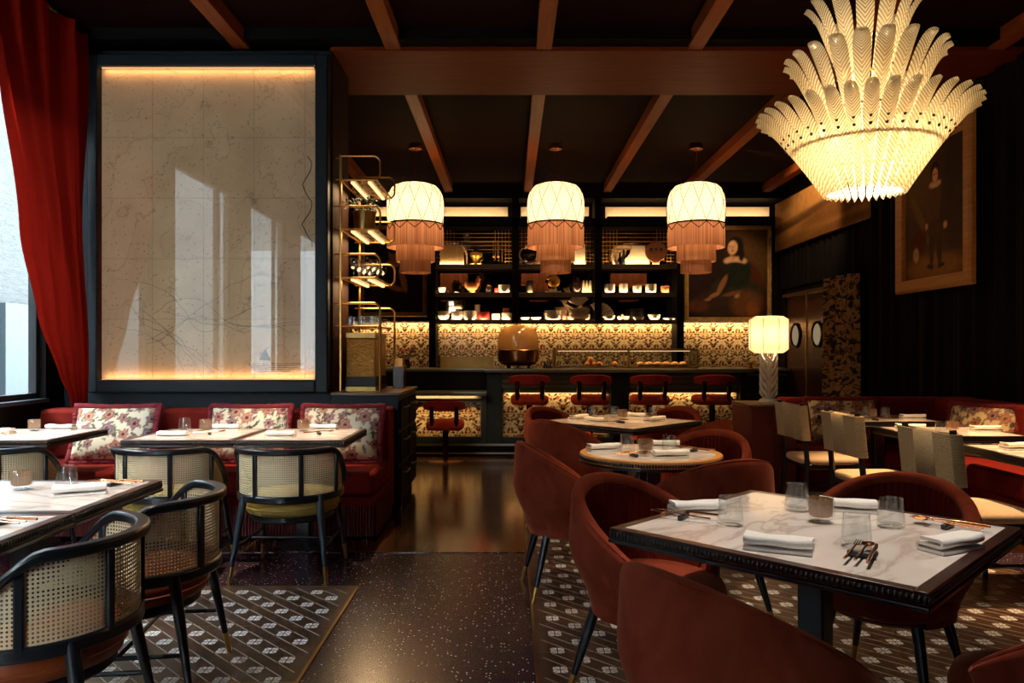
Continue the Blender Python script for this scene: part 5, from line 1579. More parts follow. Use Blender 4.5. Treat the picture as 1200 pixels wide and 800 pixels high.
lady = canvas(1.28, 1.42, 72, 80, ('#2e1a0e', '#1a0e08'), [
    (0.78, 0.80, 0.30, 0.45, 0, '#5a3f1c', 0.9, 0.7), (0.25, 0.70, 0.30, 0.5, 0, '#24120a', 0.8, 0.8),
    (0.80, 0.45, 0.13, 0.26, 10, '#4a1710', 0.5, 0.8), (0.62, 0.30, 0.33, 0.22, -8, '#2b2a1a', 0.35, 1), (0.42, 0.18, 0.38, 0.18, 6, '#332218', 0.5, 0.9),
    (0.75, 0.16, 0.20, 0.18, 0, '#7a4a20', 0.7, 0.5), (0.63, 0.58, 0.17, 0.22, -4, '#1c2016', 0.3, 1), (0.50, 0.50, 0.075, 0.20, -22, '#191c12', 0.3, 1),
    (0.60, 0.715, 0.145, 0.06, 0, '#d0a070', 0.35, 1), (0.60, 0.64, 0.15, 0.06, 0, '#1a1d14', 0.4, 1), (0.575, 0.79, 0.04, 0.06, 0, '#c8966a', 0.4, 1),
    (0.60, 0.90, 0.10, 0.13, -4, '#1e110a', 0.35, 1), (0.675, 0.80, 0.035, 0.09, 0, '#1e110a', 0.5, 1), (0.565, 0.885, 0.062, 0.090, -6, '#d6a678', 0.3, 1), (0.56, 0.87, 0.05, 0.02, 0, '#c08058', 0.8, 0.35),
    (0.54, 0.905, 0.012, 0.007, 0, '#2a150c', 0.5, 0.9), (0.585, 0.905, 0.012, 0.007, 0, '#2a150c', 0.5, 0.9), (0.562, 0.875, 0.006, 0.022, 0, '#b07a50', 0.6, 0.8), (0.562, 0.843, 0.02, 0.007, 0, '#8a3a28', 0.5, 0.9),
    (0.43, 0.41, 0.035, 0.14, -26, '#8a5c34', 0.5, 0.9), (0.33, 0.28, 0.08, 0.026, 26, '#94643a', 0.5, 0.9), (0.25, 0.225, 0.045, 0.018, 10, '#94643a', 0.6, 0.8), (0.56, 0.30, 0.12, 0.026, 12, '#7a4c2a', 0.6, 0.8), (0.12, 0.14, 0.14, 0.07, 0, '#5a2c18', 0.8, 0.7), (0.82, 0.10, 0.08, 0.10, 20, '#8a4a24', 0.8, 0.6),
    (0.62, 0.27, 0.035, 0.025, 30, '#a88458', 0.6, 0.7)], seed=2, gain=1.2)
framed('portrait_painting', 'large gilt-framed portrait of a seated woman in a dark dress on the far wall', (3.54, YB - 0.015, 1.785), 0, 1.28, 1.42, 0.07, 0.06, M['gold_frame'], lady, beads=True)
half = canvas(0.95, 1.34, 60, 70, ('#26140b', '#140a06'), [
    (0.45, 0.65, 0.35, 0.6, 0, '#3d2714', 0.9, 0.7), (0.50, 0.45, 0.26, 0.55, 0, '#221a12', 0.4, 1), (0.50, 1.0, 0.09, 0.12, 0, '#b48458', 0.3, 1), (0.50, 1.09, 0.10, 0.09, 0, '#1a0f09', 0.4, 1),
    (0.50, 0.84, 0.12, 0.07, 0, '#b0804f', 0.4, 1), (0.66, 0.55, 0.05, 0.22, 14, '#a8784c', 0.35, 1), (0.52, 0.42, 0.16, 0.045, -18, '#a8784c', 0.35, 1)], seed=5)
framed('half_length_painting', 'gilt-framed half-length portrait on the far wall, partly behind the brass rack', (-1.90, YB - 0.015, 1.86), 0, 0.95, 1.34, 0.075, 0.06, M['gold_frame'], half)
stand = canvas(1.03, 1.31, 66, 84, ('#3a2312', '#4a2f18'), [
    (0.22, 0.95, 0.30, 0.30, 20, '#5a4122', 0.9, 0.7), (0.85, 0.75, 0.20, 0.6, 0, '#2c1a0e', 0.8, 0.8), (0.5, 0.10, 0.5, 0.12, 0, '#7a5228', 0.8, 0.8), (0.30, 0.55, 0.05, 0.40, 35, '#65502c', 0.7, 0.6),
    (0.24, 0.36, 0.14, 0.13, 10, '#4a160e', 0.5, 0.9), (0.19, 0.24, 0.055, 0.07, 0, '#a88458', 0.5, 0.8),
    (0.52, 0.70, 0.13, 0.20, 0, '#4a2f16', 0.3, 1), (0.66, 0.62, 0.05, 0.22, -8, '#33200f', 0.35, 1), (0.41, 0.62, 0.04, 0.18, 18, '#4e3318', 0.35, 1),
    (0.47, 0.30, 0.045, 0.20, 0, '#3a2212', 0.3, 1), (0.60, 0.30, 0.045, 0.20, 2, '#3a2212', 0.3, 1), (0.52, 0.46, 0.13, 0.09, 0, '#3e2614', 0.4, 1),
    (0.45, 0.10, 0.06, 0.022, -12, '#20100a', 0.4, 1), (0.63, 0.10, 0.06, 0.022, 10, '#20100a', 0.4, 1), (0.53, 0.885, 0.10, 0.035, 0, '#b89668', 0.4, 1),
    (0.53, 1.00, 0.075, 0.10, 0, '#20110a', 0.35, 1), (0.53, 0.97, 0.048, 0.068, 0, '#c08e62', 0.3, 1), (0.515, 0.98, 0.009, 0.006, 0, '#2a150c', 0.5, 0.9), (0.55, 0.98, 0.009, 0.006, 0, '#2a150c', 0.5, 0.9),
    (0.70, 0.47, 0.03, 0.035, 0, '#b08058', 0.4, 1), (0.38, 0.50, 0.025, 0.03, 0, '#b08058', 0.4, 1), (0.36, 0.42, 0.008, 0.12, 10, '#241408', 0.5, 1)], seed=8, gain=1.9)
framed('standing_figure_painting', 'tall oak-framed painting of a standing youth with a dog, on the right wall', (4.20, 7.52, 1.915), PI / 2 * 3, 1.09, 1.36, 0.13, 0.06, M['oak_frame'], stand)
land = canvas(3.2, 0.74, 110, 30, ('#b98444', '#7a4f24'), [
    (0.25, 0.11, 0.55, 0.022, 3, '#3c220e', 0.6, 0.85), (0.70, 0.085, 0.35, 0.035, 2, '#5a3414', 0.7, 0.85), (0.5, 0.02, 0.6, 0.02, 0, '#4a2a10', 0.7, 0.7), (0.80, 0.16, 0.10, 0.03, 0, '#6a3f1a', 0.6, 0.6), (0.5, 0.20, 0.4, 0.05, 8, '#c08a48', 0.9, 0.6), (0.3, 0.03, 0.4, 0.025, 3, '#6e4a20', 0.7, 0.7)], seed=3)
t = thing('landscape_painting', 'wide unframed brown landscape canvas high on the right wall above the drapes', 'painting', (4.24, 10.52, 2.88), PI / 2 * 3)
MB().box(-1.61, 1.61, -0.01, 0.04, -0.005, 0.765).build('stretcher_frame', M['bronze'], t)
land.build('canvas', M['painting'], t, (0, -0.012, 0.01), ang=180)

# ================================================================== CURTAINS
def drape(name, label, cat, y0, y1, x, z0, z1, waves, amp, mat, parts=None, wob=0.35, nz=14):
    rnd = random.Random(int(y0 * 10) + 3); ph = [rnd.uniform(0, 6.28) for _ in range(4)]
    def fn(u, w):
        y = y0 + (y1 - y0) * u
        k = sin(2 * PI * waves * u + ph[0] + 0.8 * sin(2 * PI * u * 1.7 + ph[1])) + wob * sin(2 * PI * waves * 2.3 * u + ph[2])
        return (x + amp * k * (0.75 + 0.25 * (1 - w)), y, z0 + (z1 - z0) * w)
    mb = MB(); mb.grid(fn, int(waves * 22) + 2, nz); mb.grid(lambda u, w: tuple(v + (0.006 if i == 0 else 0) for i, v in enumerate(fn(u, w))), int(waves * 22) + 2, nz, flip=True)
    return tag(mb.build(name, mat, ang=180), label, cat)
drape('dark_drape', 'heavy dark patterned drape covering the right wall behind the corner banquette', 'curtain', 2.3, 9.0, XR - 0.085, 0.02, 3.86, 23, 0.035, M['drape'])
drape('valance_drape', 'short dark drape hanging below the landscape canvas above the double door', 'curtain', 9.05, 12.1, XR - 0.07, 2.28, 2.86, 14, 0.025, M['drape'])
drape('leaf_curtain', 'tan curtain with dark leaf pattern beside the double door', 'curtain', 9.3, 10.15, XR - 0.17, 0.02, 2.26, 4, 0.085, M['leaf_curtain'])
t = thing('window_curtain', 'red curtain gathered towards the framed map at the left window', 'curtain', (-3.5, 5.5, 0.0))
def edge(z):
    K = [(0.0, 5.95), (0.93, 5.93), (1.12, 5.80), (1.57, 5.56), (2.16, 5.33), (3.13, 5.11), (3.88, 4.95)]
    for (a, p), (b, q) in zip(K[:-1], K[1:]):
        if a <= z <= b: return p + (q - p) * smooth(0, 1, (z - a) / (b - a)) * 0.5 + (q - p) * 0.5 * (z - a) / (b - a)
    return K[-1][1]
def cf(u, w):
    z = 0.87 + 3.0 * w
    a = edge(z); b = 6.16 - 0.03 * w
    s = 0.25 + 0.75 * smooth(0, 0.6, w)
    k = sin(2 * PI * 4.2 * u + 1.3 * sin(4 * u)) + 0.35 * sin(2 * PI * 9 * u + 2 * z) 
    y = a + (b - a) * u
    x = 0.06 + 0.045 * k * s * (0.6 + 0.4 * w) + 0.02 * sin(3 * z + 4 * u)
    return (x, y - 5.5, z)
mb = MB(); mb.grid(cf, 200, 40); mb.build('cloth', M['red_curtain'], t, ang=180)
MB().tube([(0.06, -1.5, 3.875), (0.06, 0.72, 3.875)], 0.016, 10).build('curtain_rail', M['black_wood'], t)

# ================================================================== OBJECTS ON THE BAR
def dome_mat():
    m, nt = newmat('dome_lid')
    t_ = N(nt, 'ShaderNodeBsdfTransparent'); t_.inputs[0].default_value = (*H('#ffe6bc'), 1)
    d = N(nt, 'ShaderNodeBsdfTranslucent'); d.inputs[0].default_value = (*H('#ecc080'), 1)
    e = N(nt, 'ShaderNodeBsdfDiffuse'); e.inputs[0].default_value = (*H('#ecc080'), 1)
    g = N(nt, 'ShaderNodeBsdfGlossy'); g.inputs['Roughness'].default_value = 0.12
    m1 = N(nt, 'ShaderNodeMixShader'); m1.inputs[0].default_value = 0.5; m2 = N(nt, 'ShaderNodeMixShader'); m2.inputs[0].default_value = 0.62; m3 = N(nt, 'ShaderNodeMixShader'); m3.inputs[0].default_value = 0.08
    o = N(nt, 'ShaderNodeOutputMaterial')
    nt.links.new(d.outputs[0], m1.inputs[1]); nt.links.new(e.outputs[0], m1.inputs[2]); nt.links.new(m1.outputs[0], m2.inputs[1]); nt.links.new(t_.outputs[0], m2.inputs[2])
    nt.links.new(m2.outputs[0], m3.inputs[1]); nt.links.new(g.outputs[0], m3.inputs[2]); nt.links.new(m3.outputs[0], o.inputs[0])
    return m
t = thing('smoking_dome', 'domed roasting vessel with copper bowl and pale lid on the bar', 'cooking dome', (0.10, 9.66, 1.09))
MB().lathe([(0, 0.03), (0.10, 0.03), (0.20, 0.045), (0.255, 0.09), (0.262, 0.14), (0.262, 0.225), (0.25, 0.23), (0, 0.23)], 44).build('copper_bowl', M['bronze'], t)
MB().lathe([(0.255, 0.23), (0.262, 0.30), (0.255, 0.40), (0.225, 0.475), (0.16, 0.525), (0.07, 0.545), (0, 0.547)], 44).build('domed_lid', dome_mat(), t, ang=180)
MB().lathe([(0.262, 0.222), (0.27, 0.228), (0.262, 0.236)], 44, close=True).build('rim', M['brass'], t)
for k in range(3):
    a = 2 * PI * k / 3 + 0.4; MB().lathe([(0, 0), (0.03, 0), (0.022, 0.035), (0, 0.04)], 14, c=(0.15 * cos(a), 0.15 * sin(a), 0)).build('foot', M['black_wood'], t)
t = thing('display_case', 'low glass food display case with brass edges on the bar counter', 'display case', (1.46, 9.70, 1.09))
fr = MB(); a, b, c_, d, hh = -0.90, 0.88, -0.20, 0.20, 0.235; e = 0.011
for x in (a, 0.02, b):
    for y in (c_, d): fr.box(x - e, x + e, y - e, y + e, 0, hh)
    for z in (0.011, hh): fr.box(x - e, x + e, c_, d, z - e, z + e)
for y in (c_, d):
    for z in (0.011, hh): fr.box(a, b, y - e, y + e, z - e, z + e)
fr.build('brass_frame', M['brass_dull'], t)
MB().box(a, b, c_ - 0.003, c_ + 0.003, 0.012, hh).box(a, b, c_, d, hh - 0.003, hh + 0.003).box(a - 0.003, a + 0.003, c_, d, 0.01, hh).box(b - 0.003, b + 0.003, c_, d, 0.01, hh).build('glass_panes', M['case_glass'], t)
MB().box(a, b, c_, d, 0.0, 0.012).build('tray', M['steel'], t)
MB().box(a + 0.05, b - 0.05, -0.02, 0.0, hh - 0.022, hh - 0.014).build('lamp_tube', M['led_soft'], t)
strip('case_light', (0, -0.01, hh - 0.03), 1.6, 0.02, LE['case'], parent=t)
rnd = random.Random(12)
loaf = None
for k in range(6):
    lab = 'golden bread roll lined up in the right half of the display case'
    if loaf is None:
        loaf = tag(MB().ball((0, 0, 0.035), (0.055, 0.10, 0.035), 14, 8).build('bread_roll', M['bread'], ang=180), lab, 'bread', 'bread rolls in the display case')
        loaf.location = (1.66, 9.68, 1.103)
    else: clone(loaf, (1.66 + 0.108 * k, 9.68 + rnd.uniform(-0.01, 0.01), 1.103), rnd.uniform(-0.1, 0.1), lab, 'bread rolls in the display case')
orange = tag(MB().ball((0, 0, 0.036), 0.036, 16, 10).build('orange', plain('orange_peel', H('#c8742a'), 0.5, bmp=0.2, scale=90), ang=180), 'small orange fruit piled in the left half of the display case', 'orange', 'fruit in the display case')
for k, (x, y, z) in enumerate(((0.98, 9.66, 1.103), (1.05, 9.68, 1.103), (1.02, 9.66, 1.163), (1.13, 9.64, 1.103), (1.33, 9.66, 1.103))):
    if k == 0: orange.location = (x, y, z)
    else: clone(orange, (x, y, z), k, 'small orange fruit piled in the left half of the display case', 'fruit in the display case')
sh = tag(MB().lathe([(0, 0), (0.03, 0.004), (0.055, 0.02), (0.06, 0.03), (0.05, 0.022), (0, 0.012)], 20, sy=0.7).build('oyster', M['white_plaster']), 'grey oyster shell on the tray in the left half of the display case', 'oyster', 'oysters in the display case')
for k, (x, y) in enumerate(((0.68, 9.62), (0.80, 9.66), (0.87, 9.60), (1.21, 9.66), (1.40, 9.62))):
    if k == 0: sh.location = (x, y, 1.103)
    else: clone(sh, (x, y, 1.103), k * 1.1, 'grey oyster shell on the tray in the left half of the display case', 'oysters in the display case')
t = thing('glass_cloche', 'clear glass cloche over the oysters in the display case', 'cloche', (0.78, 9.74, 1.103))
MB().lathe([(0.10, 0), (0.10, 0.04), (0.08, 0.09), (0.04, 0.115), (0, 0.12)], 28).build('dome', M['case_glass'], t)
MB().ball((0, 0, 0.13), 0.012, 10, 8).build('knob', M['case_glass'], t)
t = thing('bottle_caddy', 'small dark caddy of condiments on the bar beside the domed vessel', 'caddy', (0.47, 9.62, 1.09))
MB().box(-0.06, 0.06, -0.05, 0.05, 0, 0.03).build('tray', M['black_wood'], t)
for x, hgt in ((-0.03, 0.08), (0.0, 0.10), (0.035, 0.07)): MB().lathe([(0, 0.03), (0.014, 0.03), (0.014, hgt * 0.7), (0.006, hgt * 0.85), (0.007, hgt), (0, hgt)], 12, c=(x, 0, 0)).build('bottle', M['dark_vase'], t)
t = tag(MB().box(-0.36, 0.36, -0.01, 0.01, 0, 0.145).box(-0.36, -0.34, -0.01, 0.12, 0, 0.145).build('brass_screen', M['brass_dull'], loc=(-0.58, 9.97, 1.09)), 'low brass splash screen behind the bar top left of the domed vessel', 'splash screen')
t = thing('flower_vase', 'small dark vase of red flowers on the bar beyond the brass rack', 'flowers', (-1.33, 9.78, 1.09))
MB().lathe([(0, 0), (0.035, 0), (0.05, 0.05), (0.03, 0.10), (0.034, 0.11), (0.028, 0.11), (0, 0.03)], 20).build('vase', M['dark_vase'], t)
lf = MB(); bl = MB(); rnd = random.Random(5)
for k in range(16):
    a = rnd.uniform(0, 6.28); r = rnd.uniform(0.03, 0.13); z = 0.13 + rnd.uniform(0.0, 0.13)
    p = (r * cos(a), r * sin(a), z)
    lf.tube([(0, 0, 0.08), (p[0] * 0.5, p[1] * 0.5, z * 0.8), p], 0.003, 5)
    if k % 2: lf.ball(p, (0.035, 0.02, 0.012), 8, 5)
    else: bl.ball(p, (0.026, 0.026, 0.02), 10, 6)
lf.build('leaves', M['leaf'], t, ang=180); bl.build('blossoms', M['red_tin'], t, ang=180)
tag(MB().lathe([(0, 0), (0.05, 0), (0.02, 0.02), (0.02, 0.05), (0.11, 0.075), (0.13, 0.09), (0.11, 0.085), (0, 0.06)], 28).build('footed_dish', M['brass'], loc=(3.75, 11.85, 1.04)), 'footed brass dish on the drawer unit behind the lamp', 'dish')

# ================================================================== ON THE BRASS RACK
t = thing('potted_plant', 'bushy small-leaved plant in a brass pot on the second rack shelf', 'plant', (-1.27, 6.62, 2.345))
MB().lathe([(0, 0), (0.085, 0), (0.10, 0.17), (0.104, 0.175), (0.095, 0.175), (0.088, 0.15), (0, 0.15)], 32).build('pot', M['brass_dull'], t)
lf = MB(); rnd = random.Random(8)
for k in range(26):
    a = rnd.uniform(0, 6.28); L = rnd.uniform(0.10, 0.21); up = rnd.uniform(0.03, 0.14)
    P = [(0.04 * cos(a), 0.04 * sin(a), 0.15), (L * 0.6 * cos(a), L * 0.6 * sin(a), 0.17 + up), (L * cos(a), L * sin(a), 0.15 + up * 0.9)]
    lf.tube(P, 0.002, 4)
    for s in range(9):
        f = 0.3 + 0.7 * s / 8; q = Vector(P[0]).lerp(Vector(P[1]), f * 1.0) if f < 0.5 else Vector(P[1]).lerp(Vector(P[2]), (f - 0.5) * 2)
        w = Matrix.Translation(q) @ Euler((rnd.uniform(-1, 1), rnd.uniform(-1, 1), rnd.uniform(0, 6))).to_matrix().to_4x4()
        lf.add([(0, 0, 0), (0.009, 0.012, 0.002), (0, 0.03, 0), (-0.009, 0.012, 0.002)], [(0, 1, 2, 3)], 0, w)
lf.build('foliage', M['leaf'], t, ang=180)
wg = None
for i in range(2):
    for j in range(6):
        p = (-1.34 + 0.12 * i + 0.03 * (j % 2), 6.50 + 0.115 * j, 1.9345)
        lab = 'clear stemmed wine glass on the third shelf of the brass rack'
        if wg is None:
            wg = tag(MB().lathe([(0, 0), (0.034, 0), (0.034, 0.003), (0.005, 0.006), (0.004, 0.075), (0.02, 0.085), (0.038, 0.115), (0.038, 0.14), (0.030, 0.175), (0.0288, 0.175), (0.0365, 0.14), (0.0365, 0.116), (0.02, 0.088), (0, 0.083)], 20).build('wine_glass', M['glass'], ang=50), lab, 'wine glass', 'wine glasses on the brass rack')
            wg.location = p
        else: clone(wg, p, 0, lab, 'wine glasses on the brass rack')
rg = None
for i in range(3):
    for j in range(5):
        p = (-1.37 + 0.092 * i, 6.49 + 0.15 * j, 1.5245)
        lab = 'small ribbed tumbler on the lowest shelf of the brass rack'
        if rg is None:
            rg = tag(MB().lathe([(0, 0), (0.032, 0), (0.036, 0.085), (0.034, 0.085), (0.030, 0.008), (0, 0.008)], 20).build('rack_tumbler', M['glass'], ang=50), lab, 'glass', 'tumblers on the brass rack')
            rg.location = p
        else: clone(rg, p, 0, lab, 'tumblers on the brass rack')
t = thing('menu_box', 'small upright wooden menu box at the back of the service cabinet', 'box', (-1.03, 7.08, 0.97))
MB().box(-0.05, 0.05, -0.10, 0.10, 0, 0.20).build('body', M['door_wood'], t, bevel=0.004); MB().box(-0.035, 0.035, -0.08, 0.08, 0.2, 0.27).build('menu_cards', M['board_wood'], t)

# ================================================================== ON THE DISPLAY SHELVES
K = 0.01365
def sx(px): return (px - 598) * K
def lath(name, label, cat, px, row, prof, mat, dy=0.0, dz=0.0, seg=28, ang=45, group=None, sy=1):
    return tag(MB().lathe(prof, seg, sy=sy).build(name, M[mat] if isinstance(mat, str) else mat, loc=(sx(px), 12.13 + dy, SHZ[row] + dz), ang=ang), label, cat, group)
def bowl(r, h): return [(0, 0), (r * 0.5, 0), (r * 0.8, h * 0.3), (r, h), (r * 0.95, h), (r * 0.74, h * 0.36), (0, h * 0.14)]
def cup(r, h): return [(0, 0), (r * 0.85, 0), (r, h * 0.12), (r, h), (r * 0.92, h), (r * 0.9, h * 0.15), (0, h * 0.1)]
TOP, MID, LOW = 2, 1, 0
# top row
tag(MB().prism([(-0.19, 0), (0.19, 0), (0.19, 0.22), (0.165, 0.285), (0.11, 0.315), (-0.19, 0.315)], -0.013, 0.013, M=Matrix.Rotation(PI / 2, 4, 'X')).build('cutting_board', M['board_wood'], loc=(sx(530), 12.05, SHZ[2]), bevel=0.004), 'large pale cutting board with rounded corner on the top left shelf', 'cutting board')
t = thing('pedestal_urn', 'gilt footed urn holding a dark spiky plant on the top left shelf', 'urn', (sx(558), 12.12, SHZ[2]))
MB().lathe([(0, 0), (0.10, 0), (0.10, 0.02), (0.04, 0.03), (0.025, 0.06), (0.05, 0.09), (0.095, 0.14), (0.10, 0.19), (0.085, 0.20), (0, 0.18)], 28).build('urn', M['gold'], t)
lf = MB(); rnd = random.Random(2)
for k in range(14):
    a = rnd.uniform(0, 6.28); L = rnd.uniform(0.03, 0.09)
    lf.tube([(0, 0, 0.18), (L * 0.4 * cos(a), L * 0.4 * sin(a), 0.26), (L * cos(a), L * sin(a), 0.30)], [0.012, 0.01, 0.002], 5)
lf.build('plant', M['dark_leaf'], t, ang=180)
ld = None
for k, (px, L) in enumerate(((532, 0.26), (537, 0.28), (541, 0.24), (578, 0.27), (583, 0.28))):
    lab = 'brass ladle hanging from the rail over the top left shelf'
    if ld is None:
        ld = tag(MB().tube([(0, 0, 0), (0, 0, -0.2), (0, -0.004, -0.23)], 0.005, 6).ball((0, -0.02, -0.25), (0.026, 0.026, 0.02), 12, 8).tube([(0, 0, 0), (0, -0.01, 0.012), (0, -0.014, 0.0)], 0.004, 6).build('hanging_ladle', M['brass']), lab, 'ladle', 'ladles hanging over the top left shelf')
        ld.location = (sx(px), 12.16, 3.06)
    else: clone(ld, (sx(px), 12.16, 3.06), 0.2 * k, lab, 'ladles hanging over the top left shelf')
t = thing('horn_bowl', 'dark bowl with a curved pale horn rim on the top middle shelf', 'bowl', (sx(621), 12.12, SHZ[2]))
MB().lathe([(0, 0), (0.07, 0), (0.13, 0.07), (0.145, 0.16), (0.12, 0.24), (0.11, 0.24), (0.13, 0.16), (0, 0.05)], 28).build('bowl', M['dark_vase'], t)
MB().tube([(-0.16 + 0.02 * cos(a), -0.10, 0.13 + 0.12 * sin(a)) if False else (-0.02 - 0.15 * cos(a), -0.12, 0.15 + 0.13 * sin(a)) for a in [0.9 - 0.28 * i for i in range(14)]], [0.006 + 0.001 * i for i in range(14)], 8).build('horn', M['ivory'], t)
tag(MB().prism([(-0.09, 0), (0.09, 0), (0.09, 0.33), (-0.09, 0.33)], -0.012, 0.012, M=Matrix.Rotation(PI / 2, 4, 'X')).build('serving_board', M['ivory'], loc=(sx(679), 12.10, SHZ[2]), bevel=0.004), 'upright cream board on the top middle shelf', 'board')
tag(MB().tube([(0.0, 0, 0.0), (-0.03, 0, 0.06), (-0.02, 0, 0.13), (-0.045, 0, 0.18)], [0.045, 0.038, 0.024, 0.006], 12).build('ivory_horn', M['ivory'], loc=(sx(722), 12.05, SHZ[2])), 'small upright ivory horn on the top right shelf', 'horn')
lath('dark_bottle', 'slim dark green bottle on the top right shelf', 'bottle', 731, TOP, [(0, 0), (0.045, 0), (0.045, 0.13), (0.016, 0.18), (0.016, 0.25), (0, 0.25)], 'dark_leaf', 0.03)
tag(MB().prism([(-0.20, 0), (0.20, 0), (0.17, 0.12), (0.13, 0.18), (0.115, 0.31), (-0.10, 0.31), (-0.13, 0.18), (-0.20, 0.10)], -0.015, 0.015, M=Matrix.Rotation(PI / 2, 4, 'X')).build('waisted_board', M['ivory'], loc=(sx(747), 12.13, SHZ[2]), bevel=0.006), 'cream waisted serving board on the top right shelf', 'board')
t = thing('round_board', 'round amber wooden board with three dark holes on the top right shelf', 'board', (sx(767), 12.05, SHZ[2]))
RX = Matrix.Rotation(PI / 2, 4, 'X')
MB().prism([(-0.05, 0), (0.05, 0), (0.055, 0.04)] + [(0.165 * sin(a), 0.20 - 0.165 * cos(a)) for a in [0.5 + 0.25 * i for i in range(22)]] + [(-0.055, 0.04)], -0.02, 0.02, M=RX).build('disc', M['terracotta'], t, bevel=0.006)
for x in (-0.075, 0.0, 0.075): MB().ball((x, -0.02, 0.235), (0.028, 0.008, 0.026), 12, 8).build('hole', M['dark_vase'], t)
MB().ball((0, 0, 0.375), 0.025, 10, 8).build('knob', M['terracotta'], t)
# middle row
lath('white_bowl', 'small white bowl at the left end of the middle shelf', 'bowl', 518, MID, bowl(0.07, 0.085), 'ceramic', -0.02)
lath('glass_jar', 'square-shouldered glass jar on the left middle shelf', 'jar', 535, MID, [(0, 0), (0.07, 0), (0.075, 0.15), (0.05, 0.18), (0.05, 0.20), (0.045, 0.20), (0.068, 0.15), (0.065, 0.01), (0, 0.01)], thin_glass('jar_glass', (0.7, 0.72, 0.6)), 0, seg=8, ang=30)
t = thing('ceramic_rooster', 'painted ceramic rooster on the left middle shelf', 'figurine', (sx(554), 12.1, SHZ[1]))
MB().ball((-0.01, 0, 0.10), (0.095, 0.06, 0.075), 18, 12).ball((0.075, 0, 0.16), (0.04, 0.04, 0.07), 14, 10).ball((0.09, 0, 0.215), (0.036, 0.03, 0.035), 14, 10).ball((-0.095, 0, 0.135), (0.035, 0.03, 0.065), 12, 8).lathe([(0, 0), (0.055, 0), (0.035, 0.05), (0, 0.06)], 16).build('body', M['terracotta'], t, ang=180)
MB().ball((0.095, 0, 0.255), (0.03, 0.008, 0.02), 10, 6).ball((0.12, 0, 0.185), (0.01, 0.008, 0.02), 8, 6).build('comb', M['red_tin'], t)
MB().tube([(0.12, 0, 0.215), (0.145, 0, 0.208)], [0.010, 0.001], 8).build('beak', M['gold'], t)
lath('amber_decanter', 'pointed glass decanter with stopper on the left middle shelf', 'decanter', 573, MID, [(0, 0), (0.04, 0), (0.06, 0.05), (0.055, 0.12), (0.02, 0.17), (0.018, 0.19), (0.026, 0.205), (0.0, 0.235)], thin_glass('decanter_glass', (0.8, 0.6, 0.35)))
lath('red_cup', 'tiny red cup on the left middle shelf', 'cup', 582, MID, cup(0.033, 0.075), 'red_tin', -0.03)
def ribbed_cup(px, row, r, h, label, cat='cup'):
    n = 48
    mb = MB()
    def fn(u, w):
        P = [(0.0, 0.0), (0.75, 0.0), (0.95, 0.15), (1.0, 0.5), (1.0, 1.0), (0.92, 1.0), (0.9, 0.3), (0, 0.12)]
        k = w * 7; i = min(int(k), 6); f = k - i
        q = P[i][0] * (1 - f) + P[i + 1][0] * f; z = P[i][1] * (1 - f) + P[i + 1][1] * f
        q *= 1 + 0.025 * cos(2 * PI * u * 16) * (0.08 < w < 0.6)
        return (r * q * cos(2 * PI * u), r * q * sin(2 * PI * u), h * z)
    mb.grid(fn, 96, 15, cu=True)
    return tag(mb.build('ribbed_cup', M['ceramic'], loc=(sx(px), 12.10, SHZ[row]), ang=60), label, cat)
ribbed_cup(591, MID, 0.09, 0.125, 'ribbed white cup at the right of the left middle shelf')
lath('storage_jar', 'pale ribbed storage jar on the centre middle shelf', 'jar', 621, MID, [(0, 0), (0.055, 0), (0.062, 0.16), (0.05, 0.175), (0.05, 0.20), (0, 0.205)], 'steel', 0, seg=12)
t = thing('shell_sculpture', 'golden coiled shell sculpture on a stand under the middle pendant', 'sculpture', (sx(648), 12.08, SHZ[1]))
MB().box(-0.125, 0.125, -0.06, 0.06, 0, 0.025).box(-0.06, 0.06, -0.04, 0.04, 0.025, 0.06).build('stand', M['ivory'], t, bevel=0.004)
P = []; Rr = []
for i in range(60):
    a = i * 0.26; r = 0.008 + 0.085 * i / 59
    P.append((r * cos(a), -0.0 + 0.01 * sin(a), 0.175 + r * sin(a) * 0.95)); Rr.append(0.010 + 0.025 * i / 59)
MB().tube(P, Rr, 10).build('coil', M['gold'], t, ang=180)
lath('dark_vase', 'glossy dark round vase on the centre middle shelf', 'vase', 676, MID, [(0, 0), (0.05, 0), (0.085, 0.10), (0.08, 0.18), (0.05, 0.23), (0.055, 0.25), (0.045, 0.25), (0, 0.2)], 'dark_vase')
cn = None
for px, hgt in ((683.5, 0.19), (687.5, 0.21), (691.5, 0.19)):
    lab = 'slim ivory cone candle in the cluster on the centre middle shelf'
    if cn is None:
        cn = tag(MB().lathe([(0, 0), (0.026, 0), (0.027, 0.10), (0.016, 0.19), (0, 0.205)], 16).build('cone_candle', M['ivory']), lab, 'candle', 'cone candles on the centre middle shelf'); cn.location = (sx(px), 12.1, SHZ[1])
    else: clone(cn, (sx(px), 12.1, SHZ[1]), 0, lab, 'cone candles on the centre middle shelf')
for px, r, h, lab in ((714, 0.085, 0.135, 'wide ribbed cream cup, leftmost on the right middle shelf'), (730, 0.066, 0.145, 'tall ribbed white cup on the right middle shelf'),
                      (746, 0.068, 0.12, 'short cream cup with dark lid knob on the right middle shelf'), (762, 0.088, 0.135, 'wide white ribbed cup beside the terracotta pot on the right middle shelf')):
    ribbed_cup(px, MID, r, h, lab)
t = thing('terracotta_pot', 'terracotta pot with dark buds on the right middle shelf', 'pot', (sx(778.5), 12.1, SHZ[1]))
MB().lathe([(0, 0), (0.06, 0), (0.07, 0.10), (0.075, 0.105), (0.06, 0.11), (0, 0.09)], 24).build('pot', M['terracotta'], t)
lf = MB()
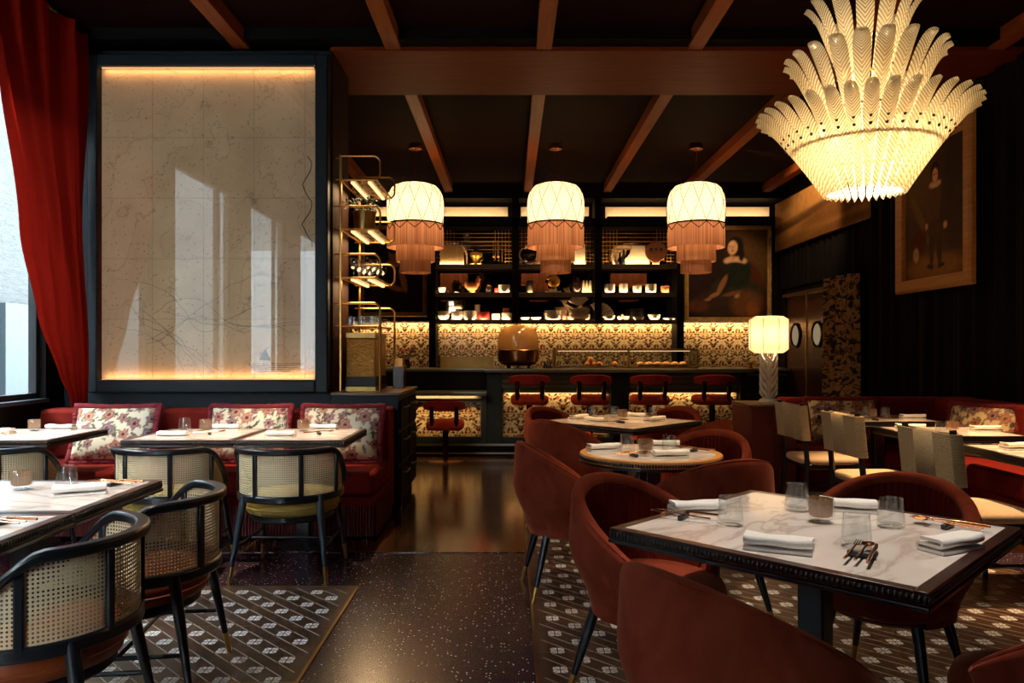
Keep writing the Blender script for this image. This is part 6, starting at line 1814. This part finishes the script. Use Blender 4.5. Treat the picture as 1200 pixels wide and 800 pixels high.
for x in (-0.035, 0.0, 0.035): lf.tube([(x, 0, 0.09), (x, 0, 0.15)], [0.012, 0.004], 8); 
lf.build('buds', M['dark_leaf'], t)
# lowest row
for px, lab in ((520, 'stack'), (536, 'stack2')):
    for k in range(3):
        lath('stacked_bowl', 'white bowl in the %s stack at the left of the lowest shelf' % ('first' if px == 520 else 'second'), 'bowl', px, LOW, bowl(0.10, 0.075), 'ceramic', -0.02, 0.030 * k, group='white bowls in the %s stack on the lowest shelf' % ('first' if px == 520 else 'second'))
ribbed_cup(551, LOW, 0.10, 0.145, 'wide ribbed white bowl on the left lowest shelf', 'bowl')
lath('red_tin', 'round red tin on the left lowest shelf', 'tin', 567, LOW, [(0, 0), (0.09, 0), (0.095, 0.01), (0.095, 0.115), (0.085, 0.13), (0, 0.132)], 'red_tin')
lath('milk_jug', 'slim white jug behind the red tin on the lowest shelf', 'jug', 559, LOW, [(0, 0), (0.05, 0), (0.06, 0.1), (0.04, 0.19), (0.05, 0.25), (0.044, 0.25), (0.034, 0.19), (0, 0.1)], 'ceramic', 0.14)
lath('white_cup', 'plain white cup beside the red tin on the lowest shelf', 'cup', 581, LOW, cup(0.068, 0.10), 'ceramic')
for k in range(2): lath('white_ramekin', 'wide white ramekin, %s of the pair under the red box' % ('lower' if k == 0 else 'upper'), 'ramekin', 594, LOW, cup(0.085, 0.055), 'ceramic', 0, 0.056 * k)
tag(MB().box(-0.055, 0.055, -0.04, 0.04, 0, 0.075).build('red_box', M['red_tin'], loc=(sx(593), 12.12, SHZ[0] + 0.113), bevel=0.004), 'small bright red box on the white ramekins', 'box')
for px, r, lab in ((615, 0.08, 'shallow cream dish nearer the left post on the centre lowest shelf'), (628, 0.085, 'shallow cream dish beside the plate stack on the centre lowest shelf')):
    lath('shallow_dish', lab, 'dish', px, LOW, bowl(r, 0.04), 'ivory', -0.03)
for k in range(6): lath('dinner_plate', 'white plate in the smaller stack on the centre lowest shelf', 'plate', 648, LOW, [(0, 0), (0.09, 0), (0.135, 0.02), (0.135, 0.025), (0.09, 0.008), (0, 0.008)], 'ceramic', 0, 0.0245 * k, group='plates in the smaller stack on the lowest shelf')
for px, lab in ((661, 'tiny pink cup nearer the smaller plate stack'), (666.5, 'tiny pink cup nearer the taller plate stack')):
    lath('pink_cup', lab, 'cup', px, LOW, cup(0.033, 0.06), plain('pink_%d' % px, H('#c06a58'), 0.4), -0.04)
for k in range(8): lath('serving_plate', 'cream plate in the wide stack under the fan shells', 'plate', 678.5, LOW, [(0, 0), (0.13, 0), (0.175, 0.018), (0.175, 0.023), (0.13, 0.008), (0, 0.008)], 'ivory', 0, 0.0225 * k, group='plates in the wide stack on the lowest shelf')
def fan(label, px, row, dz, s, rot):
    mb = MB()
    def fn(u, w):
        a = -1.0 + 2.0 * u; r = w * s * (1 + 0.03 * cos(u * 2 * PI * 9))
        return (r * sin(a), 0.02 * w + 0.012 * cos(u * 2 * PI * 9) * w, r * cos(a))
    mb.grid(fn, 82, 6); mb.grid(lambda u, w: tuple(v + (0.006 if i == 1 else 0) for i, v in enumerate(fn(u, w))), 82, 6, flip=True)
    o = tag(mb.build('fan_shell', M['ivory'], loc=(sx(px), 12.02, SHZ[row] + dz), ang=180), label, 'fan'); o.rotation_euler = (-0.1, rot, 0); return o
fan('cream pleated fan spread above the wide plate stack', 678, LOW, 0.208, 0.19, -0.1)
fan('cream pleated fan leaning at the left of the right lowest shelf', 701, LOW, 0.03, 0.25, 0.45)
lath('oval_bowl', 'white bowl below the leaning fan on the right lowest shelf', 'bowl', 713, LOW, bowl(0.105, 0.07), 'ceramic', -0.04)
t = thing('bird_figurine', 'small white bird figurine on the right lowest shelf', 'figurine', (sx(725.5), 12.06, SHZ[0]))
MB().ball((0, 0, 0.035), (0.042, 0.026, 0.034), 12, 8).ball((0.035, 0, 0.075), 0.02, 10, 8).build('body', M['ceramic'], t, ang=180); MB().tube([(0.052, 0, 0.075), (0.068, 0, 0.07)], [0.006, 0.001], 6).build('beak', M['terracotta'], t)
lath('pink_bowl', 'small pinkish bowl beside the bird figurine', 'bowl', 733, LOW, bowl(0.055, 0.06), plain('pinkish', H('#c88a70'), 0.4), -0.03)
lath('black_pot', 'wide black pot at the back of the right lowest shelf', 'pot', 745, LOW, [(0, 0), (0.13, 0), (0.145, 0.03), (0.145, 0.17), (0.15, 0.18), (0, 0.185)], 'void', 0.08)
lath('white_dish', 'shallow white dish before the black pot', 'dish', 747, LOW, bowl(0.09, 0.045), 'ceramic', -0.085)
lath('cream_bowl', 'cream footed bowl on the right lowest shelf', 'bowl', 766, LOW, bowl(0.105, 0.085), 'ivory', -0.03)
lath('flat_plate', 'single flat white plate at the right end of the lowest shelf', 'plate', 784, LOW, [(0, 0), (0.08, 0), (0.11, 0.022), (0.11, 0.03), (0.08, 0.01), (0, 0.01)], 'ceramic', -0.02)
# ================================================================== LIGHT, CAMERA
W_ = bpy.data.worlds.new('sky'); SC.world = W_; W_.use_nodes = True
bg = W_.node_tree.nodes['Background']; bg.inputs[0].default_value = (0.80, 0.92, 1.0, 1); bg.inputs[1].default_value = LE['sky']
# unseen ceiling spots added to light the tables, the wall pictures and bar front
for (x, y, tx, ty, e, ang, c) in SPOTS:
    spot('added_ceiling_spot', (x, y, ZC - 0.03), (tx, ty, 0.75), e, ang, col=c)
for (x, y, tgt, e, ang) in PICS:
    spot('added_accent_spot', (x, y, ZC - 0.03), tgt, e, ang)
cam = bpy.data.cameras.new('camera'); co = bpy.data.objects.new('camera', cam); COL.objects.link(co)
co.location = (0, 0, CAMZ); co.rotation_euler = (PI / 2, 0, 0)
cam.sensor_width = 36; cam.lens = 890 * 36 / 1200; cam.shift_x = 2 / 1200; cam.shift_y = 10 / 1200; cam.clip_start = 0.05
SC.camera = co
vs = SC.view_settings; vs.view_transform = 'Standard'; vs.look = 'None'; vs.gamma = 1; vs.use_curve_mapping = False; vs.exposure = 0.22
cy = SC.cycles
cy.use_denoising = True; cy.max_bounces = 8; cy.diffuse_bounces = 4; cy.glossy_bounces = 4; cy.transmission_bounces = 6; cy.transparent_max_bounces = 24
cy.sample_clamp_indirect = 4; cy.caustics_reflective = False; cy.caustics_refractive = False; cy.use_light_tree = True
